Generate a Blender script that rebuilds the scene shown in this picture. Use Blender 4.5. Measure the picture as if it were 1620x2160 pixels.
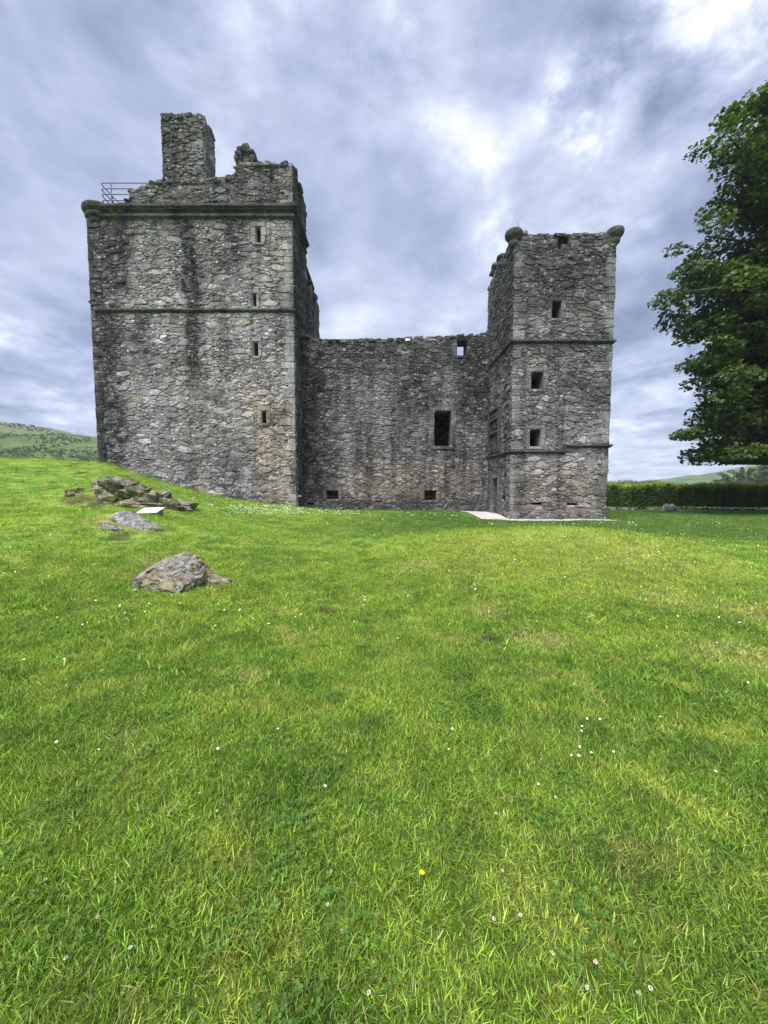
import bpy, math, random
import numpy as np
from mathutils import Vector, noise

# ---------------------------------------------------------------- camera, light, exposure
SC = bpy.context.scene
COL = SC.collection
for o in list(bpy.data.objects):
    bpy.data.objects.remove(o)
R = math.radians
EYE = 1.56
F_PX = 811.0                     # focal length in pixels of the 1620 x 2160 photograph
PITCH = math.atan(54.0 / F_PX)
cam_d = bpy.data.cameras.new('camera')
cam = bpy.data.objects.new('camera', cam_d)
COL.objects.link(cam)
cam.location = (0, 0, EYE)
cam.rotation_euler = (math.pi / 2 - PITCH, 0, 0)
cam_d.sensor_fit = 'VERTICAL'
cam_d.sensor_height = 34.6
cam_d.lens = F_PX / 2160 * 34.6
cam_d.clip_start = 0.05
cam_d.clip_end = 6000
SC.camera = cam
SC.render.resolution_x, SC.render.resolution_y = 768, 1024
SC.cycles.use_denoising = True
SC.cycles.max_bounces = 6
SC.cycles.transparent_max_bounces = 6
SC.cycles.volume_bounces = 0
SC.view_settings.view_transform = 'Standard'
SC.view_settings.look = 'None'
SC.view_settings.gamma = 1.0
SC.view_settings.use_curve_mapping = False
EXPO = 2.55
SC.view_settings.exposure = EXPO

SUN_EL, SUN_AZ = R(60), R(208)    # azimuth measured clockwise from +Y (the way the camera looks)
sun_d = bpy.data.lights.new('sun', 'SUN')
sun_d.energy = 1.5
sun_d.angle = R(40)
sun_d.color = (1.0, 0.96, 0.9)
sun = bpy.data.objects.new('sun', sun_d)
COL.objects.link(sun)
sdir = Vector((math.sin(SUN_AZ) * math.cos(SUN_EL), math.cos(SUN_AZ) * math.cos(SUN_EL), math.sin(SUN_EL)))
sun.rotation_euler = sdir.to_track_quat('Z', 'Y').to_euler()
sun.location = sdir * 60


class NT:
    """small helper round a node tree"""
    def __init__(s, tree):
        s.t = tree; s.n = tree.nodes; s.l = tree.links

    def node(s, kind, **kw):
        n = s.n.new(kind)
        for k, v in kw.items():
            setattr(n, k, v)
        return n

    def put(s, sock, v):
        if v is None:
            return
        if isinstance(v, bpy.types.NodeSocket):
            s.l.new(v, sock)
        else:
            sock.default_value = v

    def math(s, op, a, b=None, c=None, clamp=False):
        n = s.node('ShaderNodeMath', operation=op, use_clamp=clamp)
        for i, v in enumerate((a, b, c)):
            s.put(n.inputs[i], v)
        return n.outputs[0]

    def vmath(s, op, a, b=None):
        n = s.node('ShaderNodeVectorMath', operation=op)
        s.put(n.inputs[0], a)
        if b is not None:
            s.put(n.inputs[3 if op == 'SCALE' else 1], b)
        return n.outputs[1 if op in ('LENGTH', 'DISTANCE', 'DOT_PRODUCT') else 0]

    def mix(s, f, a, b, mode='MIX'):
        n = s.node('ShaderNodeMix', data_type='RGBA', blend_type=mode)
        s.put(n.inputs[0], f)
        for i, v in ((6, a), (7, b)):
            if isinstance(v, tuple) and len(v) == 3:
                v = v + (1,)
            s.put(n.inputs[i], v)
        return n.outputs[2]

    def noise(s, vec, scale, detail=4, rough=0.55, dist=0.0, out=0):
        n = s.node('ShaderNodeTexNoise')
        s.put(n.inputs['Vector'], vec)
        n.inputs['Scale'].default_value = scale
        n.inputs['Detail'].default_value = detail
        n.inputs['Roughness'].default_value = rough
        n.inputs['Distortion'].default_value = dist
        return n.outputs[out]

    def vor(s, vec, scale, feature='F1', rand=1.0):
        n = s.node('ShaderNodeTexVoronoi', feature=feature)
        s.put(n.inputs['Vector'], vec)
        n.inputs['Scale'].default_value = scale
        n.inputs['Randomness'].default_value = rand
        return n

    def ramp(s, f, stops, interp='LINEAR'):
        n = s.node('ShaderNodeValToRGB')
        n.color_ramp.interpolation = interp
        e = n.color_ramp.elements
        while len(e) < len(stops):
            e.new(0.5)
        for el, (p, c) in zip(e, stops):
            el.position = p
            el.color = (c, c, c, 1) if not isinstance(c, tuple) else (c + (1,) if len(c) == 3 else c)
        s.put(n.inputs[0], f)
        return n.outputs[0]

    def smooth(s, v, a, b, lo=0.0, hi=1.0):
        n = s.node('ShaderNodeMapRange', interpolation_type='SMOOTHSTEP')
        s.put(n.inputs[0], v)
        for i, x in ((1, a), (2, b), (3, lo), (4, hi)):
            n.inputs[i].default_value = x
        return n.outputs[0]

    def scale3(s, vec, x, y, z, off=(0, 0, 0)):
        n = s.node('ShaderNodeMapping')
        s.put(n.inputs['Vector'], vec)
        n.inputs['Scale'].default_value = (x, y, z)
        n.inputs['Location'].default_value = off
        return n.outputs[0]

    def sep(s, vec):
        n = s.node('ShaderNodeSeparateXYZ')
        s.put(n.inputs[0], vec)
        return n.outputs


# ---------------------------------------------------------------- pixel -> place
CP, SP = math.cos(PITCH), math.sin(PITCH)


def ray(u, v):
    x, y = (u - 810) / F_PX, (1080 - v) / F_PX
    return x, CP + y * SP, -SP + y * CP


def px(u, v, Y):
    x, y, z = ray(u, v)
    return Vector((x / y * Y, Y, EYE + z / y * Y))


# ---------------------------------------------------------------- sky
def build_world():
    w = bpy.data.worlds.new('World')
    SC.world = w
    w.use_nodes = True
    t = NT(w.node_tree)
    t.n.clear()
    out = t.node('ShaderNodeOutputWorld')
    bg = t.node('ShaderNodeBackground')
    bg.inputs['Strength'].default_value = 0.1
    sky = t.node('ShaderNodeTexSky', sky_type='NISHITA')
    sky.sun_disc = False
    sky.sun_elevation = SUN_EL
    sky.sun_rotation = SUN_AZ
    tc = t.node('ShaderNodeTexCoord').outputs['Generated']
    x, y, z = t.sep(tc)
    zc = t.math('ADD', t.math('MAXIMUM', z, 0.0), 0.10)
    comb = t.node('ShaderNodeCombineXYZ')
    t.put(comb.inputs[0], t.math('DIVIDE', x, zc))
    t.put(comb.inputs[1], t.math('DIVIDE', y, zc))
    p = comb.outputs[0]                                 # where the ray meets the cloud layer
    rot = t.node('ShaderNodeMapping')
    t.put(rot.inputs['Vector'], p)
    rot.inputs['Rotation'].default_value = (0, 0, R(-38))
    rot.inputs['Scale'].default_value = (1.0, 0.85, 1.0)
    rot.inputs['Location'].default_value = (3.1, 7.4, 0.0)
    pr = rot.outputs[0]
    big = t.noise(pr, 0.9, 2, 0.5, 0.2)
    mid = t.noise(pr, 2.4, 5, 0.55, 0.45)
    pv = t.scale3(tc, 1.0, 1.0, 1.7)
    lumps_ = t.noise(pv, 2.6, 5, 0.56, 0.25)
    puff = t.noise(pv, 6.0, 8, 0.62, 0.2)
    fine = t.noise(pr, 7.0, 6, 0.6, 0.1)
    lowk = t.smooth(z, .16, .5, 1.0, .35)                # level streaks towards the horizon, heaped cloud above
    plane = t.math('ADD', t.math('MULTIPLY', t.math('SUBTRACT', big, .5), 0.16), t.math('MULTIPLY', t.math('SUBTRACT', mid, .5), 0.24))
    plane = t.math('ADD', plane, t.math('MULTIPLY', t.math('SUBTRACT', fine, .5), 0.06))
    f = t.math('ADD', t.math('MULTIPLY', plane, lowk), .22)
    f = t.math('ADD', f, t.math('ADD', t.math('MULTIPLY', puff, 0.20), t.math('MULTIPLY', lumps_, 0.42)))
    f = t.math('ADD', t.math('MULTIPLY', t.math('SUBTRACT', f, .53), 1.65), .55)
    # thin places in the cloud where the light comes through
    gaps = None
    for (u, v, r, s) in ((1245, 212, .070, .24), (835, 125, .09, .045), (1510, 5, .12, .22), (1060, 495, .05, .07), (110, 260, .22, -.07), (760, 420, .16, -.07), (1390, 260, .10, -.06), (900, 600, .15, -.05), (640, 130, .12, -.03),
                         (1330, 380, .09, .09), (980, 340, .09, .05), (60, 790, .12, .08), (1340, 860, .10, .08), (530, 20, .09, .06)):
        d = Vector(ray(u, v)).normalized()
        dot = t.vmath('DISTANCE', tc, tuple(d))
        g = t.math('MULTIPLY', t.smooth(dot, 0.0, r * 1.7, 1.0, 0.0), s)
        gaps = g if gaps is None else t.math('ADD', gaps, g)
    f = t.math('ADD', f, t.math('MULTIPLY', gaps, t.math('MULTIPLY', t.smooth(mid, .34, .58, .45, 1.2), t.smooth(puff, .36, .60, .35, 1.35))))
    cloud = t.ramp(f, [(0.34, (0.20, 0.245, 0.38)), (0.45, (0.34, 0.405, 0.60)), (0.53, (0.49, 0.565, 0.78)),
                       (0.61, (0.68, 0.76, 0.95)), (0.70, (1.02, 1.06, 1.12)), (0.80, (1.5, 1.5, 1.45))])
    low = t.smooth(z, 0.0, 0.35, 1.0, 0.0)
    cloud = t.mix(t.math('MULTIPLY', low, 0.22), cloud, (0.56, 0.67, 0.92))
    k = 10.0 / (2 ** EXPO)
    cloud = t.vmath('SCALE', cloud, k)
    clear = t.smooth(f, 0.30, 0.36, 0.35, 0.06)          # a little blue sky where the cloud is thin
    t.put(bg.inputs['Color'], t.mix(clear, cloud, t.vmath('SCALE', sky.outputs[0], 0.45)))
    t.l.new(bg.outputs[0], out.inputs[0])


build_world()

# ---------------------------------------------------------------- mesh helpers
def tag(o, label=None, cat=None, group=None, kind=None):
    if label: o['label'] = label
    if cat: o['category'] = cat
    if group: o['group'] = group
    if kind: o['kind'] = kind
    return o


def empty(name, loc, label=None, cat=None, group=None):
    o = bpy.data.objects.new(name, None)
    o.empty_display_size = 0.3
    COL.objects.link(o)
    o.location = loc
    return tag(o, label, cat, group)


def adopt(o, parent):
    """parent while keeping world coordinates (all meshes are written in world space)"""
    o.parent = parent
    loc = Vector((0, 0, 0))
    q = parent
    while q is not None:
        loc += q.location
        q = q.parent
    o.location = -loc if parent.type == 'EMPTY' else (0, 0, 0)


class MB:
    def __init__(s):
        s.v = []; s.f = []; s.c = []          # c: one colour per vertex

    def add(s, vs, fs, c=(.5, .5, .5)):
        n = len(s.v)
        s.v += [tuple(q) for q in vs]
        s.c += [c] * len(vs)
        s.f += [tuple(i + n for i in f) for f in fs]

    def build(s, name, mat, parent=None, smooth=False, kind=None):
        me = bpy.data.meshes.new(name)
        me.from_pydata(s.v, [], s.f)
        at = me.attributes.new('tone', 'FLOAT_COLOR', 'POINT')
        arr = np.ones((len(s.v), 4), dtype=np.float32)
        arr[:, :3] = np.array(s.c, dtype=np.float32).reshape(-1, 3)
        at.data.foreach_set('color', arr.ravel())
        if smooth:
            me.polygons.foreach_set('use_smooth', [True] * len(me.polygons))
        me.materials.append(mat)
        me.update()
        o = bpy.data.objects.new(name, me)
        COL.objects.link(o)
        if parent is not None:
            adopt(o, parent)
        if kind:
            o['kind'] = kind
        return o


def np_mesh(name, V, Fc, mat, tone=None, parent=None, smooth=False):
    me = bpy.data.meshes.new(name)
    V = np.ascontiguousarray(V, dtype=np.float32)
    Fc = np.ascontiguousarray(Fc, dtype=np.int32)
    n, k = Fc.shape
    me.vertices.add(len(V)); me.vertices.foreach_set('co', V.ravel())
    me.loops.add(n * k); me.loops.foreach_set('vertex_index', Fc.ravel())
    me.polygons.add(n); me.polygons.foreach_set('loop_start', np.arange(0, n * k, k, dtype=np.int32))
    if tone is not None:
        at = me.attributes.new('tone', 'FLOAT_COLOR', 'POINT')
        a = np.ones((len(V), 4), dtype=np.float32); a[:, :3] = tone
        at.data.foreach_set('color', a.ravel())
    me.update(calc_edges=True)
    if smooth:
        me.polygons.foreach_set('use_smooth', np.ones(n, dtype=bool))
    me.materials.append(mat)
    o = bpy.data.objects.new(name, me)
    COL.objects.link(o)
    if parent is not None:
        adopt(o, parent)
    return o


def tube(mb, pts, rads, n=8, c=(.5, .5, .5)):
    pts = [Vector(p) for p in pts]
    vs, fs = [], []
    ref = Vector((0.31, 0.77, 0.55))
    for i, p in enumerate(pts):
        d = (pts[min(i + 1, len(pts) - 1)] - pts[max(i - 1, 0)]).normalized()
        a = d.cross(ref).normalized(); b = d.cross(a)
        for k in range(n):
            t = 2 * math.pi * k / n
            vs.append(p + (a * math.cos(t) + b * math.sin(t)) * rads[i])
    for i in range(len(pts) - 1):
        for k in range(n):
            fs.append((i * n + k, i * n + (k + 1) % n, (i + 1) * n + (k + 1) % n, (i + 1) * n + k))
    fs.append(tuple(range(n))[::-1]); fs.append(tuple(range((len(pts) - 1) * n, len(pts) * n)))
    mb.add(vs, fs, c)


def lathe(mb, cx, cy, prof, n=24, c=(.5, .5, .5)):
    vs, fs = [], []
    for r, z in prof:
        for k in range(n):
            t = 2 * math.pi * k / n
            vs.append((cx + r * math.cos(t), cy + r * math.sin(t), z))
    for i in range(len(prof) - 1):
        for k in range(n):
            fs.append((i * n + k, i * n + (k + 1) % n, (i + 1) * n + (k + 1) % n, (i + 1) * n + k))
    fs.append(tuple(range(n))[::-1]); fs.append(tuple(range((len(prof) - 1) * n, len(prof) * n)))
    mb.add(vs, fs, c)


def box(mb, x0, x1, y0, y1, z0, z1, c=(.5, .5, .5)):
    vs = [(x, y, z) for z in (z0, z1) for y in (y0, y1) for x in (x0, x1)]
    mb.add(vs, [(0, 2, 3, 1), (4, 5, 7, 6), (0, 1, 5, 4), (2, 6, 7, 3), (0, 4, 6, 2), (1, 3, 7, 5)], c)


_cube = {}


def cube_sphere(n):
    if n in _cube:
        return _cube[n]
    idx, vs, fs = {}, [], []

    def vid(p):
        k = tuple(round(q, 5) for q in p)
        if k not in idx:
            idx[k] = len(vs); vs.append(k)
        return idx[k]
    for ax in range(3):
        for s in (-1, 1):
            for i in range(n):
                for j in range(n):
                    q = []
                    for (a, b) in ((i, j), (i + 1, j), (i + 1, j + 1), (i, j + 1)):
                        p = [0, 0, 0]
                        p[ax] = s; p[(ax + 1) % 3] = -1 + 2 * a / n; p[(ax + 2) % 3] = -1 + 2 * b / n
                        q.append(vid(p))
                    fs.append(tuple(q if s > 0 else q[::-1]))
    _cube[n] = (vs, fs)
    return _cube[n]


def lump(mb, c, size, rng, n=2, boxy=0.55, rough=0.16, tone=(.5, .5, .5), rz=0.0, tilt=0.0):
    vs, fs = cube_sphere(n)
    out = []
    off = Vector((rng.uniform(-50, 50), rng.uniform(-50, 50), rng.uniform(-50, 50)))
    ca, sa = math.cos(rz), math.sin(rz)
    ct, st = math.cos(tilt), math.sin(tilt)
    for v in vs:
        p = Vector(v)
        q = p.normalized()
        p = q.lerp(p, boxy)
        p *= 1 + rough * 2.2 * noise.noise(q * 1.3 + off) + rough * rng.uniform(-.4, .4)
        x, y, z = p.x * size[0] / 2, p.y * size[1] / 2, p.z * size[2] / 2
        x, z = x * ct - z * st, x * st + z * ct
        out.append((c[0] + x * ca - y * sa, c[1] + x * sa + y * ca, c[2] + z))
    mb.add(out, fs, tone)


# ---------------------------------------------------------------- materials
def new_mat(name):
    m = bpy.data.materials.new(name)
    m.use_nodes = True
    t = NT(m.node_tree)
    b = t.n['Principled BSDF']
    b.inputs['Specular IOR Level'].default_value = 0.25
    return m, t, b


def attr(t, name='tone'):
    n = t.node('ShaderNodeAttribute', attribute_name=name)
    return n.outputs['Color'], n.outputs['Fac']


def position(t):
    return t.node('ShaderNodeNewGeometry').outputs['Position']


def stone_mat(name, gain=1.0, stains=(), warm=(), streak=0.5, lichen=0.5, mortar=False, axis='X', mossz=None):
    """weathered schist: each stone has its own tone, with damp-stain streaks, lichen spots and grain"""
    m, t, b = new_mat(name)
    P = position(t)
    X, Y, Z = t.sep(P)
    H = X if axis == 'X' else Y
    tone, _ = attr(t)
    tr, tg, tb = t.sep(tone)
    if mortar:
        col = t.ramp(t.noise(P, 3.2, 5, .6), [(.3, (.11, .109, .105)), (.5, (.20, .198, .19)), (.7, (.33, .327, .31))])
    else:
        col = t.ramp(tr, [(0.0, (.10, .101, .104)), (.35, (.185, .186, .186)), (.7, (.27, .27, .265)), (1.0, (.46, .455, .44))])
        col = t.mix(t.smooth(tg, .88, 1.0, 0, .6), col, (.24, .19, .125))
        col = t.mix(t.smooth(tb, .97, 1.0, 0, .6), col, (.20, .125, .105))
    # mottling and layered grain
    g = t.noise(t.scale3(P, 5, 5, 14), 1.6, 6, .62, .3)
    col = t.mix(1.0, col, t.ramp(g, [(.28, .38), (.5, .95), (.72, 1.7)]), 'MULTIPLY')
    bigm = t.noise(P, .7, 6, .68, .3)
    col = t.mix(1.0, col, t.ramp(bigm, [(.3, .42), (.5, .95), (.7, 1.5)]), 'MULTIPLY')
    # run-off streaks
    sv = t.noise(t.scale3(P, 1.0, 1.0, .07), 1.7, 5, .62, .15)
    dark = t.math('MULTIPLY', t.smooth(sv, .46, .62), streak * 1.15)
    wob = t.math('MULTIPLY', t.math('SUBTRACT', t.noise(P, .8, 4, .65), .5), 1.5)
    for (h0, sw, z0, z1, soft, k) in stains:
        dh = t.math('ABSOLUTE', t.math('ADD', t.math('SUBTRACT', H, h0), wob))
        a = t.smooth(dh, sw * .35, sw * 1.25, 1.0, 0.0)
        zz = t.math('ADD', Z, t.math('MULTIPLY', wob, 1.2))
        a = t.math('MULTIPLY', a, t.smooth(zz, z0 - soft, z0 + soft))
        a = t.math('MULTIPLY', a, t.smooth(zz, z1 - soft, z1 + soft, 1.0, 0.0))
        dark = t.math('MAXIMUM', dark, t.math('MULTIPLY', a, k))
    patch = t.noise(P, 2.6, 5, .7)
    dark = t.math('MULTIPLY', dark, t.smooth(patch, .30, .60, .45, 1.15), clamp=True)
    col = t.mix(dark, col, t.mix(1.0, col, (.12, .125, .14), 'MULTIPLY'))
    for (h0, sw, z0, z1, k) in warm:
        dh = t.smooth(t.math('ABSOLUTE', t.math('ADD', t.math('SUBTRACT', H, h0), wob)), sw * .5, sw * 1.3, 1.0, 0.0)
        a = t.math('MULTIPLY', dh, t.math('MULTIPLY', t.smooth(Z, z0 - .7, z0 + .7), t.smooth(Z, z1 - .7, z1 + .7, 1.0, 0.0)))
        col = t.mix(t.math('MULTIPLY', a, k), col, t.mix(1.0, col, (1.45, 1.27, .98), 'MULTIPLY'))
    if mossz:
        a = t.math('MULTIPLY', t.smooth(Z, mossz[0], mossz[1]), t.smooth(t.noise(P, 1.7, 4, .6), .54, .68, 0, .5))
        col = t.mix(a, col, (.045, .055, .022))
    # lichen: pale spots of several sizes
    for sc, lim, k in ((3.2, .16, .8), (7.5, .22, .75)):
        v = t.vor(P, sc)
        rnd = t.sep(v.outputs['Color'])[0]
        spot = t.math('LESS_THAN', v.outputs['Distance'], t.math('MULTIPLY', t.smooth(rnd, .62, 1.0), lim * 1.6))
        col = t.mix(t.math('MULTIPLY', spot, k * lichen), col, (.55, .56, .53))
    gain *= .74
    col = t.mix(1.0, col, (gain * .99, gain * .965, gain * 1.06), 'MULTIPLY')
    t.put(b.inputs['Base Color'], col)
    b.inputs['Roughness'].default_value = .93
    bump = t.node('ShaderNodeBump')
    bump.inputs['Strength'].default_value = .8
    bump.inputs['Distance'].default_value = .06
    t.put(bump.inputs['Height'], t.math('ADD', g, t.math('MULTIPLY', t.noise(P, 22, 4, .65), .35)))
    t.l.new(bump.outputs[0], b.inputs['Normal'])
    return m


def plain_mat(name, col, rough=.6, var=.25, scale=8, metallic=0.0):
    m, t, b = new_mat(name)
    P = position(t)
    n = t.noise(P, scale, 4, .6)
    t.put(b.inputs['Base Color'], t.mix(1.0, col + (1,), t.ramp(n, [(.3, 1 - var), (.7, 1 + var)]), 'MULTIPLY'))
    b.inputs['Roughness'].default_value = rough
    b.inputs['Metallic'].default_value = metallic
    return m


def leaf_mat(name, dark, light, trans=.35, yellow=None, rough=.5):
    m, t, b = new_mat(name)
    tone, _ = attr(t)
    tr, tg, tb = t.sep(tone)
    col = t.mix(tr, dark, light)
    if yellow:
        col = t.mix(tg, col, yellow)
    P = position(t)
    col = t.mix(1.0, col, t.ramp(t.noise(P, 1.1, 3, .6), [(.3, .7), (.7, 1.3)]), 'MULTIPLY')
    t.put(b.inputs['Base Color'], col)
    b.inputs['Roughness'].default_value = rough
    tl = t.node('ShaderNodeBsdfTranslucent')
    t.put(tl.inputs['Color'], t.mix(1.0, col, (1.25, 1.35, .6), 'MULTIPLY'))
    mx = t.node('ShaderNodeMixShader')
    mx.inputs[0].default_value = trans
    t.l.new(b.outputs[0], mx.inputs[1]); t.l.new(tl.outputs[0], mx.inputs[2])
    t.l.new(mx.outputs[0], t.n['Material Output'].inputs[0])
    return m


# ---------------------------------------------------------------- the lie of the land
YL, YR, YS = 20.3, 21.72, 17.9            # fronts of tower house, hall range, stair tower
CTRL = []
for (u, v, Y) in ((203, 974, YL), (290, 999, YL), (350, 1019, YL), (420, 1039, YL), (500, 1054, YL), (600, 1066, YL), (625, 1069, YL),
                  (640, 1073, YR), (800, 1077, YR), (950, 1079, YR), (1035, 1082, YR), (1050, 1085, 19.7), (1068, 1096, YS), (1180, 1097, YS), (1277, 1097, YS),
                  (1290, 1074, 28), (1450, 1073, 28), (1620, 1077, 26.5), (1420, 1079, 25), (1400, 1100, 17), (1620, 1132, 12.3),
                  (1250, 1117, 9.3), (1120, 1118, 9.4), (1000, 1127, 9.4), (1380, 1137, 8.9), (1480, 1172, 7.9), (850, 1140, 9.6), (700, 1160, 9.3),
                  (1250, 1122, 12.6), (1120, 1122, 12.8), (1000, 1118, 13.4), (1250, 1106, 14.8), (1000, 1102, 15.8), (1120, 1180, 7.0), (1300, 1190, 6.6), (1120, 1270, 5.25), (1400, 1258, 5.0), (1600, 1285, 4.6),
                  (1560, 1230, 6.1), (1300, 1340, 4.15),
                  (0, 1068, 9.6), (120, 1074, 9.5), (250, 1090, 9.1), (330, 1140, 8.2), (200, 1150, 7.3), (0, 1150, 6.7), (0, 1300, 4.2),
                  (300, 1240, 5.5), (480, 1205, 6.7), (60, 1046, 14.2), (150, 1086, 12.4), (40, 1080, 12.0), (380, 1074, 14.5), (250, 1079, 13.2), (130, 1030, 15.2), (390, 1042, 17.5), (250, 1010, 16.6), (320, 1090, 12.3),
                  (500, 1112, 12.8), (700, 1110, 14), (600, 1085, 18), (810, 1300, 4.85), (600, 1160, 8.9), (800, 1160, 9.2),
                  (210, 1019, 14.9), (270, 1023, 14.9), (330, 1041, 15.2), (375, 1061, 15.4), (215, 1077, 12.9), (300, 1077, 13.1), (-150, 962, 19), (0, 968, 19), (80, 970, 19.3), (140, 977, 19.8), (-100, 1020, 14)):
    p = px(u, v, Y)
    CTRL.append((p.x, p.y, p.z))
for a in ((0, 0, .03), (-2, 1, .05), (2, 1, .02), (-3, 3, .08), (3, 3, .03), (0, 3, .02), (0, -4, 0), (-6, 0, .2), (6, 0, 0), (-5, -6, 0), (5, -6, 0),
          (-15, 27, 2.0), (-9, 27, .9), (0, 27, .3), (8, 27, 0), (-25, 24, 2.4), (-30, 12, 1.4), (-20, 3, .7), (-15, 8, 1.05), (20, 5, 0), (18, 14, 0), (30, 18, 0), (20, 21, .02), (15, 22, .0),
          (-16.5, 17, 2.35), (-20, 34, 1.0)):
    CTRL.append(a)
for k in range(20):
    a = 2 * math.pi * k / 20
    CTRL.append((55 * math.cos(a), 14 + 55 * math.sin(a), -.3))
CT = np.array(CTRL)


def _tps(r):
    return np.where(r > 1e-9, r * r * np.log(np.maximum(r, 1e-9)), 0.0)


_n = len(CT)
_A = np.zeros((_n + 3, _n + 3))
_A[:_n, :_n] = _tps(np.hypot(CT[:, None, 0] - CT[None, :, 0], CT[:, None, 1] - CT[None, :, 1])) + np.eye(_n) * .06
_A[:_n, _n] = 1; _A[:_n, _n + 1] = CT[:, 0]; _A[:_n, _n + 2] = CT[:, 1]
_A[_n:, :_n] = _A[:_n, _n:].T
_W = np.linalg.solve(_A, np.concatenate([CT[:, 2], np.zeros(3)]))


def _wave(x, y, seed, wl):
    r = np.random.RandomState(seed)
    s = np.zeros_like(x)
    for i in range(7):
        a = r.uniform(0, 2 * math.pi); k = 2 * math.pi / (wl * r.uniform(.6, 1.6)); ph = r.uniform(0, 6.28)
        s += np.sin((x * math.cos(a) + y * math.sin(a)) * k + ph)
    return s / 7


def H(x, y):
    x = np.atleast_1d(np.asarray(x, dtype=float)); y = np.atleast_1d(np.asarray(y, dtype=float))
    out = np.empty_like(x)
    for i in range(0, len(x), 20000):
        xs, ys = x[i:i + 20000], y[i:i + 20000]
        r = np.hypot(xs[:, None] - CT[None, :, 0], ys[:, None] - CT[None, :, 1])
        out[i:i + 20000] = _tps(r) @ _W[:_n] + _W[_n] + _W[_n + 1] * xs + _W[_n + 2] * ys
    d = np.hypot(x, y - 14)
    f = np.clip((d - 40) / 14, 0, 1); f = f * f * (3 - 2 * f)
    out = out * (1 - f) + (-.3) * f
    out += .035 * _wave(x, y, 3, 2.6) + .012 * _wave(x, y, 4, .8)
    return out


_GX, _GY, _GS = -32.0, -8.0, .2
_gx = np.arange(_GX, 48, _GS); _gy = np.arange(_GY, 40, _GS)
_GA = np.meshgrid(_gx, _gy)
_G = H(_GA[0].ravel(), _GA[1].ravel()).reshape(_GA[0].shape)
_GL = _G.tolist()


def h(x, y):
    """height of the lawn from a sampled grid"""
    i, j = (x - _GX) / _GS, (y - _GY) / _GS
    if i < 0 or j < 0 or i >= len(_gx) - 1.001 or j >= len(_gy) - 1.001:
        return float(H(x, y)[0])
    a, b = int(i), int(j)
    i -= a; j -= b
    r, q = _GL[b], _GL[b + 1]
    return (r[a] * (1 - i) + r[a + 1] * i) * (1 - j) + (q[a] * (1 - i) + q[a + 1] * i) * j


def lawn_colour(t, P):
    """patchy mown grass: green, yellowed and mossy areas, with light and shade of the mound painted in"""
    n1 = t.noise(P, .55, 4, .6, .3)
    n2 = t.noise(P, 2.4, 5, .6, .4)
    n3 = t.noise(P, 11, 4, .6)
    col = t.mix(t.smooth(n1, .36, .64), (.118, .225, .022), (.195, .310, .030))
    col = t.mix(t.smooth(n2, .50, .66, 0, .8), col, (.265, .335, .045))
    col = t.mix(t.smooth(n2, .32, .46, .75, 0), col, (.062, .150, .014))
    n4 = t.noise(t.scale3(P, 1, 1, 1, (11, 5, 0)), 1.15, 4, .65, .5)
    col = t.mix(t.smooth(n4, .57, .72, 0, .8), col, (.30, .305, .07))
    dry = None
    for (u, v, Y, r) in ((1420, 1275, 4.9, .55), (1580, 1295, 4.5, .6), (1560, 1400, 3.4, .6), (530, 1510, 3.0, .20), (1150, 1370, 4.0, .45), (1020, 1290, 5.0, .4),
                         (880, 1200, 7.4, .6), (330, 1165, 6.9, .6), (250, 1110, 8.8, .8), (1350, 1200, 7, .8)):
        q = px(u, v, Y)
        d = t.vmath('DISTANCE', t.scale3(P, 1, 1, 0), (q.x, q.y, 0))
        g = t.smooth(t.math('ADD', d, t.math('MULTIPLY', t.math('SUBTRACT', n2, .5), r * 1.4)), r * .15, r, 1.0, 0.0)
        dry = g if dry is None else t.math('MAXIMUM', dry, g)
    col = t.mix(t.math('MULTIPLY', dry, t.smooth(n3, .3, .65, .2, .65)), col, (.38, .35, .12))
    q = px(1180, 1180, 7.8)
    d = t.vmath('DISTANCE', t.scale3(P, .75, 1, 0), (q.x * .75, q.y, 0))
    col = t.mix(t.smooth(t.math('ADD', d, t.math('MULTIPLY', n1, 2.0)), 1.8, 4.6, .75, 0.0), col, (.27, .33, .05))   # thin dry turf over the mound, its brightly lit crest painted in too
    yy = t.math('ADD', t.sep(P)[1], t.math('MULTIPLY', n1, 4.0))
    lush_shade = t.math('MULTIPLY', t.smooth(t.math('ADD', yy, t.math('MULTIPLY', n2, 3.0)), 13.0, 15.5, 0, .85), t.smooth(t.math('ADD', t.sep(P)[0], t.math('MULTIPLY', n1, 5.0)), -1.5, 5.0, .15, 1.0))
    col = t.mix(lush_shade, col, (.056, .130, .018))                                              # lusher grass past the mound, with shade behind its crest painted in
    earth = None
    for (u, v, Y, r) in ((170, 1050, 13.6, .75), (200, 1062, 13.3, .55), (165, 997, 17.5, .35), (265, 1006, 18.5, .5), (230, 1128, 8.3, .35), (255, 1140, 7.9, .3), (440, 1222, 6.1, .25), (1030, 1350, 4.1, .16), (690, 1300, 4.9, .2), (380, 1062, 15, .5)):
        q = px(u, v, Y)
        d = t.vmath('DISTANCE', t.scale3(P, 1, 1, 0), (q.x, q.y, 0))
        g = t.smooth(t.math('ADD', d, t.math('MULTIPLY', t.math('SUBTRACT', n2, .5), r * 1.6)), r * .3, r, 1.0, 0.0)
        earth = g if earth is None else t.math('MAXIMUM', earth, g)
    col = t.mix(t.math('MULTIPLY', earth, t.smooth(n3, .3, .6, .35, .9)), col, (.065, .058, .028))
    col = t.mix(1.0, col, (1.06, 1.02, 1.35), 'MULTIPLY')
    return col, n3


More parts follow.
